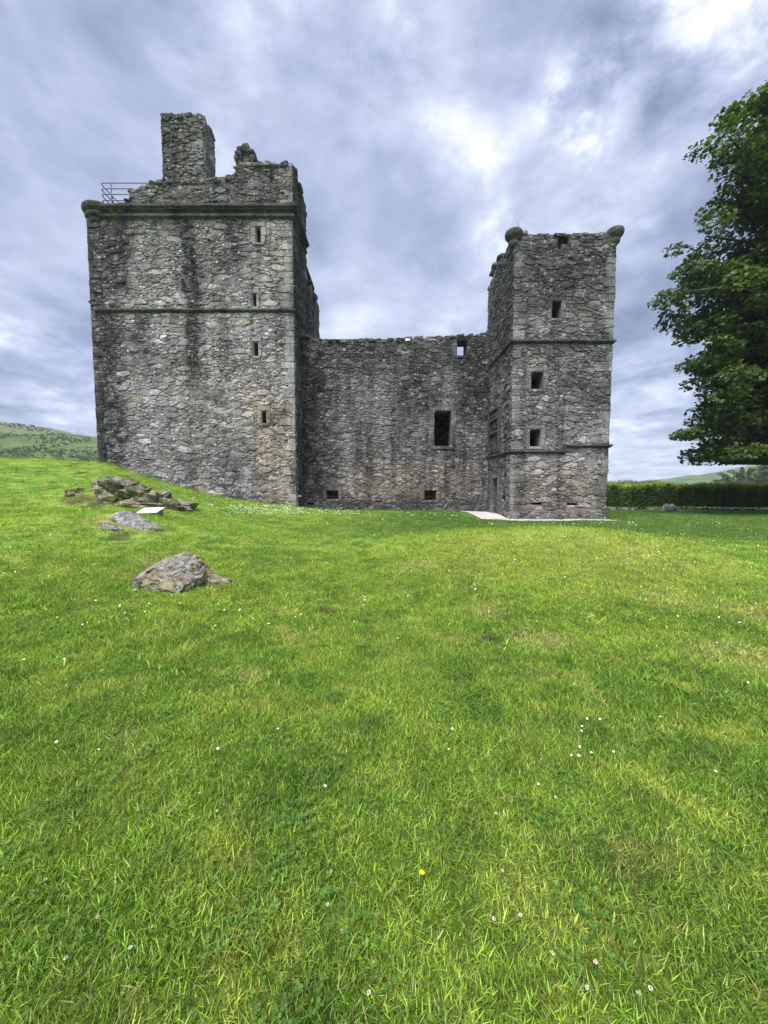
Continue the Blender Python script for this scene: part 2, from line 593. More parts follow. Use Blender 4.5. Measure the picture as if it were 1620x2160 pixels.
def build_materials():
    M = {}
    m, t, b = new_mat('lawn_ground')
    P = position(t)
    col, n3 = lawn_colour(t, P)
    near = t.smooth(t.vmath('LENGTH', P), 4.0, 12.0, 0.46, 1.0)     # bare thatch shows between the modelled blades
    col = t.mix(1.0, col, t.ramp(n3, [(.3, .6), (.7, 1.3)]), 'MULTIPLY')
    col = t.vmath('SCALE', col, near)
    soil = t.smooth(t.noise(P, 5.5, 5, .65), .64, .74, 0, .55)
    col = t.mix(soil, col, (.085, .068, .034))
    t.put(b.inputs['Base Color'], col)
    b.inputs['Roughness'].default_value = .95
    bp = t.node('ShaderNodeBump'); bp.inputs['Strength'].default_value = .9; bp.inputs['Distance'].default_value = .05
    t.put(bp.inputs['Height'], t.math('ADD', n3, t.noise(P, 45, 3, .6)))
    t.l.new(bp.outputs[0], b.inputs['Normal'])
    M['lawn'] = m

    m, t, b = new_mat('grass_blade')
    P = position(t)
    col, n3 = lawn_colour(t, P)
    tone, _ = attr(t)
    tr, tg, tb = t.sep(tone)
    col = t.mix(1.0, col, t.ramp(tr, [(0, .42), (.5, .95), (1, 2.0)]), 'MULTIPLY')
    col = t.mix(t.smooth(tg, .86, .97, 0, .8), col, (.40, .36, .17))
    rnd = t.node('ShaderNodeObjectInfo').outputs['Random']
    col = t.mix(1.0, col, t.ramp(rnd, [(0, .72), (1, 1.3)]), 'MULTIPLY')
    t.put(b.inputs['Base Color'], col)
    b.inputs['Roughness'].default_value = .42
    tl = t.node('ShaderNodeBsdfTranslucent')
    t.put(tl.inputs['Color'], t.mix(1.0, col, (1.3, 1.4, .7), 'MULTIPLY'))
    mx = t.node('ShaderNodeMixShader'); mx.inputs[0].default_value = .40
    t.l.new(b.outputs[0], mx.inputs[1]); t.l.new(tl.outputs[0], mx.inputs[2])
    t.l.new(mx.outputs[0], t.n['Material Output'].inputs[0])
    M['blade'] = m

    M['clover'] = leaf_mat('clover_leaf', (.045, .115, .018), (.11, .215, .035), .3)
    M['petal'] = plain_mat('white_petal', (.76, .76, .70), .6, .08)
    M['clover_head'] = plain_mat('clover_petal', (.46, .44, .36), .7, .25, 300)
    M['buttercup'] = plain_mat('yellow_petal', (.85, .60, .01), .4, .05)
    M['stalk'] = plain_mat('flower_stalk', (.10, .17, .03), .6, .2)
    M['deadleaf'] = plain_mat('dead_leaf', (.22, .07, .035), .6, .3, 60)
    M['straw'] = plain_mat('straw', (.42, .36, .20), .7, .2)

    # tower house: stain columns read off the photograph (x, half width, z from, z to, softness, strength)
    zt = lambda v, Y=YL: px(600, v, Y).z
    xt = lambda u, Y=YL: px(u, 740, Y).x
    st = [(xt(215), 1.5, 2, 15.6, .8, .85), (xt(405), .42, 6.8, 15.6, 1.2, .95), (xt(300), .75, 7.6, 10.6, 1.0, .75),
          (xt(495), .9, 12.3, 15.6, .8, .7), (xt(330), 3.5, 14.0, 15.6, .5, .6), (xt(620), .25, 1, 3.2, .8, .8), (xt(430), 2.5, 2.6, 4.0, .5, .45),
          (xt(255), .9, 11.3, 15.6, .6, .9), (xt(625), .4, 9, 15.6, .8, .5)]
    wm = [(xt(575), 1.2, .2, 6.2, .6), (xt(480), 3.0, 3, 8.5, .2), (xt(590), .7, 11.5, 14.5, .3)]
    M['t_stone'] = stone_mat('tower_stone', 1.30, st, wm, .42, .55)
    M['t_mortar'] = stone_mat('tower_mortar', 1.05, st, wm, .5, .3, True)
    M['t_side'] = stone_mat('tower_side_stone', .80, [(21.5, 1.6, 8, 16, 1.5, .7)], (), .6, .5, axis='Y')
    M['dressed'] = stone_mat('dressed_stone', 1.1, st, wm, .35, .4)
    M['mould'] = stone_mat('dark_moulding_stone', .45, (), (), .5, .45)
    M['string'] = stone_mat('black_string_stone', .33, (), (), .5, .8)
    M['parapet'] = stone_mat('lichened_parapet_stone', .66, (), (), .5, 1.0, mossz=(15.0, 15.6))
    xr = lambda u: px(u, 900, YR).x
    sr = [(xr(660), 1.5, .5, 9.8, .8, .85), (xr(840), 6.5, 7.9, 9.9, .9, .72), (xr(880), 1.3, 5.2, 9.5, .9, .75), (xr(1000), 1.4, 4.5, 9.8, .8, .8),
          (xr(840), 7, -.5, 1.0, .4, .6)]
    M['r_stone'] = stone_mat('range_stone', .90, sr, [(xr(860), 4.5, .8, 2.8, .75)], .6, .75)
    M['r_mortar'] = stone_mat('range_mortar', .80, sr, (), .5, .5, True)
    xs = lambda u: px(u, 900, YS).x
    ss = [(xs(1190), 3.2, 9.6, 13.5, 1.4, .75), (xs(1250), 1.0, 5.0, 9, 1.0, .6), (xs(1180), 3, 7.4, 8.2, .3, .5), (xs(1200), 3.5, -.3, .7, .3, .4)]
    M['s_stone'] = stone_mat('stair_tower_stone', 1.0, ss, [(xs(1180), 2.2, .2, 2.6, .6)], .5, .6)
    M['s_mortar'] = stone_mat('stair_tower_mortar', .88, ss, (), .5, .4, True)
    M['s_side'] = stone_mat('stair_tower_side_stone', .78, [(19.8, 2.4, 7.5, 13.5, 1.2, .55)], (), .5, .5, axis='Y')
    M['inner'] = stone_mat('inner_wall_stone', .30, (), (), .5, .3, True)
    M['wood'] = plain_mat('old_door_wood', (.055, .045, .036), .8, .4, 20)
    M['iron'] = plain_mat('dark_iron', (.03, .028, .027), .6, .3, 30)
    M['rail'] = plain_mat('painted_rail', (.15, .12, .22), .5, .15, 10)
    M['moss'] = leaf_mat('wall_plants', (.025, .045, .012), (.07, .115, .025), .25)
    M['sign'] = plain_mat('pale_board', (.55, .56, .57), .45, .04)
    M['post'] = plain_mat('sign_plinth', (.20, .20, .19), .8, .2)

    # outcrop rock: grey with moss and dry grass on it
    m, t, b = new_mat('outcrop_rock')
    P = position(t)
    n = t.noise(P, 2.2, 6, .65, .4)
    n2 = t.noise(P, 9, 6, .65)
    col = t.ramp(n2, [(.28, (.085, .085, .088)), (.5, (.22, .22, .22)), (.72, (.42, .42, .42))])
    nz = t.sep(t.node('ShaderNodeNewGeometry').outputs['Normal'])[2]
    tone, _ = attr(t)
    tr, tg, tb = t.sep(tone)
    mo = t.math('ADD', t.math('MULTIPLY', n, 1.0), t.math('MULTIPLY', t.math('SUBTRACT', tr, .5), .8))
    col = t.mix(t.smooth(mo, .46, .60, 0, .95), col, t.ramp(t.noise(P, 14, 4, .6), [(.3, (.085, .078, .045)), (.5, (.22, .195, .115)), (.72, (.42, .36, .23))]))
    col = t.mix(t.smooth(t.math('ADD', t.noise(P, 3.1, 4, .6), t.math('MULTIPLY', t.math('SUBTRACT', tg, .5), .3)), .54, .66, 0, .85), col, (.055, .070, .018))
    t.put(b.inputs['Base Color'], col)
    b.inputs['Roughness'].default_value = .95
    bp = t.node('ShaderNodeBump'); bp.inputs['Strength'].default_value = 1.0; bp.inputs['Distance'].default_value = .08
    crk = t.smooth(t.vor(t.scale3(P, 1, 1, 1.8), 4.5, 'DISTANCE_TO_EDGE').outputs['Distance'], 0.0, .06)
    t.put(bp.inputs['Height'], t.math('ADD', t.math('ADD', n2, t.math('MULTIPLY', crk, .15)), t.math('MULTIPLY', t.noise(P, 30, 4, .6), .5)))
    t.l.new(bp.outputs[0], b.inputs['Normal'])
    M['rock'] = m
    M['gravel'] = plain_mat('pale_gravel', (.42, .40, .385), .95, .35, 26)
    M['pebble'] = plain_mat('pebbles', (.46, .44, .42), .9, .35, 14)

    M['tree_leaf'] = leaf_mat('sycamore_leaf', (.018, .044, .009), (.062, .114, .018), .32, (.10, .14, .022))
    M['bark'] = stone_mat('bark', .28, (), (), .4, .2, True)
    M['hedge_leaf'] = leaf_mat('beech_hedge_leaf', (.034, .074, .018), (.10, .18, .03), .3, (.40, .47, .07))  # last colour paints the light on the hedge top
    M['far_leaf'] = leaf_mat('far_tree_leaf', (.022, .046, .016), (.055, .095, .030), .3)

    M['bracken'] = leaf_mat('bracken_leaf', (.032, .066, .018), (.060, .105, .028), .3)

    m, t, b = new_mat('hill_grass')
    P = position(t)
    n = t.noise(P, .035, 6, .62, .4); n2 = t.noise(P, .22, 5, .7)
    col = t.mix(t.smooth(n, .38, .62), (.030, .065, .018), (.085, .125, .032))
    col = t.mix(t.smooth(n2, .5, .68, 0, .8), col, (.022, .045, .014))
    col = t.mix(t.math('MULTIPLY', t.smooth(t.sep(P)[2], 22, 34, 0, .7), t.smooth(t.sep(P)[0], -60, 0, 1.0, 0.0)), col, (.13, .125, .085))
    t.put(b.inputs['Base Color'], col); b.inputs['Roughness'].default_value = 1
    M['hill'] = m
    return M


M = build_materials()

# ---------------------------------------------------------------- ground
def axis(segs):
    out = []
    for a, b, s in segs:
        n = max(1, int(round((b - a) / s)))
        out += list(np.linspace(a, b, n, endpoint=False))
    out.append(segs[-1][1])
    return np.array(out)


def build_lawn():
    xs = axis([(-2500, -200, 400), (-200, -60, 20), (-60, -24, 1.5), (-24, -9, .30), (-9, 9, .12), (9, 18, .25), (18, 36, .6), (36, 60, 2.), (60, 200, 20), (200, 2500, 400)])
    ys = axis([(-2500, -200, 400), (-200, -20, 20), (-20, -2, 1.0), (-2, .4, .3), (.4, 12, .12), (12, 24, .22), (24, 36, .8), (36, 70, 2.), (70, 200, 20), (200, 3500, 400)])
    X, Yg = np.meshgrid(xs, ys)
    Z = H(X.ravel(), Yg.ravel())
    V = np.stack([X.ravel(), Yg.ravel(), Z], 1)
    nx, ny = len(xs), len(ys)
    i = np.arange((ny - 1) * (nx - 1)); r, c = i // (nx - 1), i % (nx - 1)
    a = r * nx + c
    Fc = np.stack([a, a + 1, a + nx + 1, a + nx], 1)
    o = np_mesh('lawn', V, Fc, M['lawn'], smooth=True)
    tag(o, 'patchy mown green lawn rising to a bank beside the castle', 'lawn', kind='structure')
    x, y = V[:, 0], V[:, 1]
    d = np.hypot(x, y)
    cone = ((np.abs(x) < y * 1.06 + 1.6) & (y > .3)).astype(float)
    inside = ((x > -15.0) & (x < -4.7) & (y > YL + .15)) | ((x > -4.8) & (x < 6.2) & (y > YR + .15)) | ((x > 5.9) & (x < 10.3) & (y > YS + .1))
    cone *= ~inside
    gx0, gx1 = px(985, 1090, 19).x, px(1300, 1100, 17.6).x
    gravel = (x > gx0 - .05) & (x < gx1) & (y > 17.35)
    cone *= ~gravel
    clump = np.clip(.95 + 1.1 * _wave(x, y, 15, .42) + .6 * _wave(x, y, 16, 1.3), .35, 1.7)
    near = cone * np.clip(1.25 - d / 7.5, 0, 1) ** .8 * clump
    far = cone * np.clip((d - 2.5) / 3, 0, 1) * np.clip(1.1 - d / 34, .0, 1)
    wd = np.minimum(np.where((x > -15.3) & (x < -4.5), np.abs(y - YL + .08), 9), np.where((x > -4.6) & (x < 4.2), np.abs(y - YR + .08), 9))
    edge = np.clip(1 - wd / .32, 0, 1) * (~inside)
    for nm, arr in (('d_edge', edge), ('d_near', near), ('d_far', far), ('d_clover', cone * np.clip(1.1 - d / 5.5, 0, 1) * (_wave(x, y, 9, .9) > .12))):
        at = o.data.attributes.new(nm, 'FLOAT', 'POINT')
        at.data.foreach_set('value', arr.astype(np.float32))
    return o


lawn = build_lawn()


def scatter(name, mesh_mb, mat, attr_name, density, seed, smin, smax, label, cat):
    """a grass sod scattered over the lawn by geometry nodes"""
    o = mesh_mb.build(name, mat)
    tag(o, label, cat, kind='stuff')
    ng = bpy.data.node_groups.new(name + '_scatter', 'GeometryNodeTree')
    ng.interface.new_socket('Geometry', in_out='INPUT', socket_type='NodeSocketGeometry')
    ng.interface.new_socket('Geometry', in_out='OUTPUT', socket_type='NodeSocketGeometry')
    N, L = ng.nodes, ng.links
    gi, go = N.new('NodeGroupInput'), N.new('NodeGroupOutput')
    oi = N.new('GeometryNodeObjectInfo'); oi.inputs['Object'].default_value = lawn; oi.transform_space = 'ORIGINAL'
    na = N.new('GeometryNodeInputNamedAttribute'); na.data_type = 'FLOAT'; na.inputs['Name'].default_value = attr_name
    mu = N.new('ShaderNodeMath'); mu.operation = 'MULTIPLY'; mu.inputs[1].default_value = density
    L.new(na.outputs['Attribute'], mu.inputs[0])
    dp = N.new('GeometryNodeDistributePointsOnFaces'); dp.inputs['Seed'].default_value = seed
    L.new(oi.outputs['Geometry'], dp.inputs['Mesh']); L.new(mu.outputs[0], dp.inputs['Density'])
    ip = N.new('GeometryNodeInstanceOnPoints')
    rv = N.new('FunctionNodeRandomValue'); rv.data_type = 'FLOAT_VECTOR'
    rv.inputs[0].default_value = (-.14, -.14, 0); rv.inputs[1].default_value = (.14, .14, 6.283)
    rs = N.new('FunctionNodeRandomValue'); rs.data_type = 'FLOAT'
    rs.inputs[2].default_value = smin; rs.inputs[3].default_value = smax
    rs.inputs['Seed'].default_value = 5
    L.new(dp.outputs['Points'], ip.inputs['Points']); L.new(gi.outputs[0], ip.inputs['Instance'])
    L.new(rv.outputs[0], ip.inputs['Rotation']); L.new(rs.outputs[1], ip.inputs['Scale'])
    L.new(ip.outputs[0], go.inputs[0])
    md = o.modifiers.new('scatter', 'NODES'); md.node_group = ng
    return o


def sod(seed, n, rad, hmin, hmax, wid, lean):
    rng = random.Random(seed)
    mb = MB()
    for i in range(n):
        a, r = rng.uniform(0, 6.283), rad * math.sqrt(rng.random())
        x, y = r * math.cos(a), r * math.sin(a)
        hh = rng.uniform(hmin, hmax) * (1.35 if rng.random() < .08 else 1)
        w = wid * rng.uniform(.6, 1.25)
        d = rng.uniform(0, 6.283)
        dx, dy = math.cos(d), math.sin(d)
        ln = rng.uniform(.15, 1.0) * lean
        f = rng.uniform(0, 6.283)
        wx, wy = math.cos(f) * w / 2, math.sin(f) * w / 2
        pts = []
        for s, ww in ((0, 1.0), (.45, .9), (.8, .6)):
            z = hh * s * (1 - .25 * ln * s)
            o = hh * ln * s * s
            pts += [(x + dx * o - wx * ww, y + dy * o - wy * ww, z - .006), (x + dx * o + wx * ww, y + dy * o + wy * ww, z - .006)]
        pts.append((x + dx * hh * ln, y + dy * hh * ln, hh * (1 - .35 * ln)))
        mb.add(pts, [(0, 1, 3, 2), (2, 3, 5, 4), (4, 5, 6)], (rng.random(), rng.random(), rng.random()))
    return mb


def clover_sod(seed, n=22):
    rng = random.Random(seed)
    mb = MB()
    for i in range(n):
        a, r = rng.uniform(0, 6.283), .075 * math.sqrt(rng.random())
        c = Vector((r * math.cos(a), r * math.sin(a), rng.uniform(.018, .042)))
        s = rng.uniform(.0045, .0085); a0 = rng.uniform(0, 6.283); tone = (rng.random(), 0, 0)
        for k in range(3):
            b = a0 + k * 2.094
            tx = rng.uniform(-.3, .3)
            d, e = Vector((math.cos(b), math.sin(b), .25 + tx)), Vector((-math.sin(b), math.cos(b), tx))
            mb.add([c, c + d * s * .6 - e * s * .62, c + d * s * 1.3 - e * s * .55, c + d * s * 1.45, c + d * s * 1.3 + e * s * .55, c + d * s * .6 + e * s * .62],
                   [(0, 1, 2, 3), (0, 3, 4, 5)], tone)
    return mb


def build_grass():
    gl = 'dense blades of short green grass covering the lawn'
    for k in range(3):
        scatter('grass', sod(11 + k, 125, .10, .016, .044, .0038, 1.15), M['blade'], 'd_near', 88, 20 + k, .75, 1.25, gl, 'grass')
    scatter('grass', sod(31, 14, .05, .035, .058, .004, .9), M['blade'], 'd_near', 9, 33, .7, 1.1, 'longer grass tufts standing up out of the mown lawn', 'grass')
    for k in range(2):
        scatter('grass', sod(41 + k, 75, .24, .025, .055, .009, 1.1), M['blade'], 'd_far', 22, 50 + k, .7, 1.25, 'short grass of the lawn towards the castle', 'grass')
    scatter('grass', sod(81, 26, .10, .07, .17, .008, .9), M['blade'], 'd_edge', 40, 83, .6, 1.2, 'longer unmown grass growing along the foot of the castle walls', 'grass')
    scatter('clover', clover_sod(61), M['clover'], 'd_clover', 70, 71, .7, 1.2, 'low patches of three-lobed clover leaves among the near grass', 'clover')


build_grass()

# ---------------------------------------------------------------- rubble masonry
def clip_half(poly, nx, ny, c):
    """keep the side nx*x + ny*y <= c"""
    out = []
    m = len(poly)
    for i in range(m):
        p, q = poly[i], poly[(i + 1) % m]
        dp, dq = nx * p[0] + ny * p[1] - c, nx * q[0] + ny * q[1] - c
        if dp <= 0:
            out.append(p)
        if (dp < 0 < dq) or (dq < 0 < dp):
            s = dp / (dp - dq)
            out.append((p[0] + (q[0] - p[0]) * s, p[1] + (q[1] - p[1]) * s))
    return out


def area(poly):
    return .5 * sum(poly[i][0] * poly[(i + 1) % len(poly)][1] - poly[(i + 1) % len(poly)][0] * poly[i][1] for i in range(len(poly)))


def centroid(poly):
    return (sum(p[0] for p in poly) / len(poly), sum(p[1] for p in poly) / len(poly))


def rubble(a0, a1, b0, b1, ch, cw, seed, holes=(), keep=None):
    """stone outlines of a random-rubble wall face: irregular courses of flat stones"""
    rng = random.Random(seed)
    S = 2.2                                    # stones are wider than high
    sites = []
    b = b0 - .1
    while b < b1 + .3:
        hh = ch * rng.choice((.5, .65, .8, 1.0, 1.2, 1.5, 1.9))
        a = a0 - rng.random() * cw
        while a < a1 + cw:
            w = cw * rng.choice((.3, .45, .6, .8, 1.0, 1.3, 1.9))
            sites.append(((a + w / 2) / S, b + hh / 2 + rng.uniform(-.5, .5) * hh, (ch * 1.45) ** 2 if rng.random() < .06 else rng.uniform(-1, 1) ** 3 * (ch * .6) ** 2))
            a += w
        b += hh
    cell = max(ch, cw / S) * 1.9
    grid = {}
    for i, (x, y, w) in enumerate(sites):
        grid.setdefault((int(x // cell), int(y // cell)), []).append(i)
    polys = []
    for i, (x, y, w) in enumerate(sites):
        L = cell * 1.5
        poly = [(x - L, y - L), (x + L, y - L), (x + L, y + L), (x - L, y + L)]
        gx, gy = int(x // cell), int(y // cell)
        for ii in range(gx - 2, gx + 3):
            for jj in range(gy - 2, gy + 3):
                for j in grid.get((ii, jj), ()):
                    if j == i:
                        continue
                    X, Y, W = sites[j]
                    nx, ny = X - x, Y - y
                    c = (X * X + Y * Y - W - (x * x + y * y - w)) / 2
                    poly = clip_half(poly, nx, ny, c)
                    if len(poly) < 3:
                        break
                if len(poly) < 3:
                    break
            if len(poly) < 3:
                break
        if len(poly) < 3:
            continue
        poly = [(p[0] * S, p[1]) for p in poly]
        wq = []
        for p in poly:                         # beds dip and swell instead of running level
            v_ = Vector((p[0] * .9, p[1] * 1.3, seed))
            w_ = Vector((p[0] * 2.6, p[1] * 3.4, seed + 7))
            wq.append((p[0] + .06 * noise.noise(v_ + Vector((31, 7, 2))) + .03 * noise.noise(w_), p[1] + .09 * noise.noise(v_) + .02 * noise.noise(w_ + Vector((3, 9, 1)))))
        poly = wq
        for (nx, ny, c) in ((-1, 0, -a0), (1, 0, a1), (0, -1, -b0), (0, 1, b1)):
            poly = clip_half(poly, nx, ny, c)
            if len(poly) < 3:
                break
        if len(poly) < 3:
            continue
        dead = False
        for (ha, hb, hc, hd) in holes:
            xs = [p[0] for p in poly]; ys = [p[1] for p in poly]
            if max(xs) <= ha or min(xs) >= hb or max(ys) <= hc or min(ys) >= hd:
                continue
            best = []
            for (nx, ny, c) in ((1, 0, ha), (-1, 0, -hb), (0, 1, hc), (0, -1, -hd)):
                q = clip_half(poly, nx, ny, c)
                if len(q) >= 3 and (not best or area(q) > area(best)):
                    best = q
            if len(best) < 3 or area(best) < .004:
                dead = True
                break
            poly = best
        if dead or area(poly) < .006:
            continue
        if keep and not keep(*centroid(poly)):
            continue
        polys.append(poly)
    return polys


def round_poly(poly, rng, cut=.13, inset=.012, wob=.012):
    c = centroid(poly)
    out = []
    m = len(poly)
    for i in range(m):
        p, q = poly[i], poly[(i + 1) % m]
        if math.hypot(p[0] - q[0], p[1] - q[1]) < .05:
            continue
        for s in (cut, 1 - cut):
            x, y = p[0] + (q[0] - p[0]) * s, p[1] + (q[1] - p[1]) * s
            dx, dy = c[0] - x, c[1] - y
            L = math.hypot(dx, dy) + 1e-6
            k = min(inset / L, .35)
            out.append((x + dx * k + rng.uniform(-wob, wob), y + dy * k + rng.uniform(-wob, wob)))
    return out


def stone_geo(mb, poly, place, rng, prot=(.015, .06), flat=False, tone=None, inset=.007, cut=.13):
    q = round_poly(poly, rng, cut, inset, .004 if flat else .014)
    m = len(q)
    if m < 4:
        return False
    c = centroid(q)
    p = rng.uniform(*prot)
    ta, tb = (0, 0) if flat else (rng.uniform(-.10, .10), rng.uniform(-.16, .08))
    vs = []
    for (s, d) in ((1.03, -.07), (1.0, p * .6), (.86 if not flat else .93, p)):
        for (x, y) in q:
            X, Y = c[0] + (x - c[0]) * s, c[1] + (y - c[1]) * s
            dd = d
            if d > 0:
                dd += (x - c[0]) * ta * (d / p) + (y - c[1]) * tb * (d / p) + (0 if flat else rng.uniform(-.012, .012))
            vs.append(place(X, Y, dd))
    vs.append(place(c[0], c[1], p + (0 if flat else rng.uniform(0, .018))))
    fs = []
    for r in (0, 1):
        for k in range(m):
            fs.append((r * m + k, r * m + (k + 1) % m, (r + 1) * m + (k + 1) % m, (r + 1) * m + k))
    for k in range(m):
        fs.append((2 * m + k, 2 * m + (k + 1) % m, 3 * m))
    if tone is None:
        tone = (min(1, max(0, rng.gauss(.5, .18))), rng.random(), rng.random())
    mb.add(vs, fs, tone)
    return True


def front(Y0):
    return lambda a, b, d: (a, Y0 - d, b)


def side_right(X0):                 # face looking +X; a runs along Y
    return lambda a, b, d: (X0 + d, a, b)


def side_left(X0):
    return lambda a, b, d: (X0 - d, a, b)


class Masonry:
    """collects the stones of one thing; the largest 300 become objects of their own"""
    def __init__(s):
        s.items = []                # (area, MB, host, material)

    def face(s, host, polys, place, mat, seed, prot=(.015, .06), **kw):
        rng = random.Random(seed)
        for poly in polys:
            mb = MB()
            if stone_geo(mb, poly, place, rng, prot, **kw):
                s.items.append((area(poly), mb, host, mat))

    def loose(s, mb, host, mat, size):
        s.items.append((size, mb, host, mat))

    def finish(s, limit=300):
        s.items.sort(key=lambda i: -i[0])
        for (_, mb, host, mat) in s.items[:limit]:
            mb.build('stone', mat, host)
        rest = {}
        for (_, mb, host, mat) in s.items[limit:]:
            rest.setdefault((host.name, mat.name), (MB(), host, mat))[0].add(mb.v, mb.f)
            rest[(host.name, mat.name)][0].c[-len(mb.v):] = mb.c
        for (mb, host, mat) in rest.values():
            mb.build('rubble_stonework', mat, host, kind='stuff')


def panel(mb, place, a0, a1, b0, b1, thick, openings=(), top=None, flip=False, step=None):
    """solid wall core with openings cut through; top(a) gives a broken upper edge"""
    As = {a0, a1}; Bs = {b0, b1}
    for (p, q, r, s) in openings:
        As |= {max(a0, p), min(a1, q)}; Bs |= {max(b0, r), min(b1, s)}
    if step:
        n = int((a1 - a0) / step)
        for i in range(1, n):
            x = a0 + (a1 - a0) * i / n
            if all(abs(x - y) > .05 for y in As):
                As.add(x)
    As, Bs = sorted(As), sorted(Bs)
    na, nb = len(As) - 1, len(Bs) - 1

    def solid(i, j):
        if i < 0 or j < 0 or i >= na or j >= nb:
            return False
        x, y = (As[i] + As[i + 1]) / 2, (Bs[j] + Bs[j + 1]) / 2
        return not any(p < x < q and r < y < s for (p, q, r, s) in openings)

    def quad(pts):
        mb.add(pts, [(3, 2, 1, 0) if flip else (0, 1, 2, 3)], (.5, .5, .5))
    for i in range(na):
        for j in range(nb):
            if not solid(i, j):
                continue
            x0, x1, y0, y1 = As[i], As[i + 1], Bs[j], Bs[j + 1]
            yt = y1
            last = j == nb - 1
            if last and top:
                yt = max(y0 + .02, min(y1, top((x0 + x1) / 2)))
            P = place
            quad([P(x0, y0, 0), P(x1, y0, 0), P(x1, yt, 0), P(x0, yt, 0)])
            quad([P(x1, y0, -thick), P(x0, y0, -thick), P(x0, yt, -thick), P(x1, yt, -thick)])
            if not solid(i - 1, j) or (last and top):
                quad([P(x0, y0, -thick), P(x0, y0, 0), P(x0, yt, 0), P(x0, yt, -thick)])
            if not solid(i + 1, j) or (last and top):
                quad([P(x1, y0, 0), P(x1, y0, -thick), P(x1, yt, -thick), P(x1, yt, 0)])
            if not solid(i, j - 1):
                quad([P(x0, y0, -thick), P(x1, y0, -thick), P(x1, y0, 0), P(x0, y0, 0)])
            if not solid(i, j + 1):
                quad([P(x0, yt, 0), P(x1, yt, 0), P(x1, yt, -thick), P(x0, yt, -thick)])


def rect(a0, a1, b0, b1):
    return [(a0, b0), (a1, b0), (a1, b1), (a0, b1)]


def window(parent, place, op, mat, rng, jw=.22, lint=.2, sill=.10, proud=.04, grille=False, depth=.5):
    """dressed window: reveal lining with jambs, lintel and sill as stones of their own; returns the rectangle it takes up"""
    a0, a1, b0, b1 = op
    ln = MB()
    t = .035
    for (p, q, r, s) in ((a0, a0 + t, b0, b1), (a1 - t, a1, b0, b1), (a0 + t, a1 - t, b1 - t, b1), (a0 + t, a1 - t, b0, b0 + t)):
        vs = [place(x, y, d) for d in (-depth, .02) for y in (r, s) for x in (p, q)]
        ln.add(vs, [(0, 2, 3, 1), (4, 5, 7, 6), (0, 1, 5, 4), (2, 6, 7, 3), (0, 4, 6, 2), (1, 3, 7, 5)], (.45, .2, .2))
    w = ln.build('window', mat, parent)
    mid = b0 + (b1 - b0) * rng.uniform(.4, .6)
    jl, jr = jw * rng.uniform(.6, 1.3), jw * rng.uniform(.6, 1.3)
    for nm, po in (('jamb', rect(a0 - jl, a0, b0, mid)), ('jamb', rect(a0 - jl * .75, a0, mid, b1)), ('jamb', rect(a1, a1 + jr * .75, b0, mid)), ('jamb', rect(a1, a1 + jr, mid, b1)),
                   ('lintel', rect(a0 - jl * .8, a1 + jr * .8, b1, b1 + lint)), ('sill', rect(a0 - jl * .6, a1 + jr * .6, b0 - sill, b0))):
        mb = MB()
        pr = proud * rng.uniform(.8, 1.15) + (.02 if nm == 'sill' else 0)
        stone_geo(mb, po, place, rng, (pr, pr), True, (rng.uniform(.3, .68), rng.random() * .8, rng.random() * .8), .006, .06)
        mb.build(nm, mat, w)
    if grille:
        g = MB()
        n = 4
        for k in range(1, n):
            x = a0 + (a1 - a0) * k / n
            tube(g, [place(x, b0, -.2), place(x, b1, -.2)], [.014] * 2, 5)
        for k in range(1, 3):
            z = b0 + (b1 - b0) * k / 3
            tube(g, [place(a0, z, -.2), place(a1, z, -.2)], [.014] * 2, 5)
        g.build('grille', M['iron'], w)
    return (a0 - max(jl, jr), a1 + max(jl, jr), b0 - sill, b1 + lint)


def sweep(mb, path, prof, closed_ends=True, c=(.4, .3, .3)):
    """mould a profile [(out, z)] along a path of (x, y, outx, outy) mitre points"""
    n = len(prof)
    vs = [(x + ox * o, y + oy * o, z) for (x, y, ox, oy) in path for (o, z) in prof]
    fs = []
    for i in range(len(path) - 1):
        for k in range(n):
            fs.append((i * n + k, (i + 1) * n + k, (i + 1) * n + (k + 1) % n, i * n + (k + 1) % n))
    fs.append(tuple(range(n))); fs.append(tuple(range((len(path) - 1) * n, len(path) * n))[::-1])
    mb.add(vs, fs, c)


def subdivide_path(path, step):
    out = []
    rng = random.Random(5)
    for i in range(len(path) - 1):
        p, q = path[i], path[i + 1]
        L = math.hypot(q[0] - p[0], q[1] - p[1])
        n = max(1, int(L / step))
        for k in range(n):
            s = k / n
            w = 0 if k == 0 else rng.uniform(-.09, .05)
            d = (q if k else p)
            if k == 0:
                out.append(p)
            else:
                # straight run: out direction without the mitre
                tx, ty = (q[0] - p[0]) / L, (q[1] - p[1]) / L
                ox, oy = ty, -tx
                out.append((p[0] + (q[0] - p[0]) * s, p[1] + (q[1] - p[1]) * s, ox * (1 + w), oy * (1 + w)))
    out.append(path[-1])
    return out


def string_profile(z, hgt, out):
    return [(-.1, z - hgt / 2), (out * .45, z - hgt / 2), (out * .6, z - hgt * .2), (out, z - hgt * .05), (out, z + hgt * .25), (out * .7, z + hgt / 2), (-.1, z + hgt / 2)]


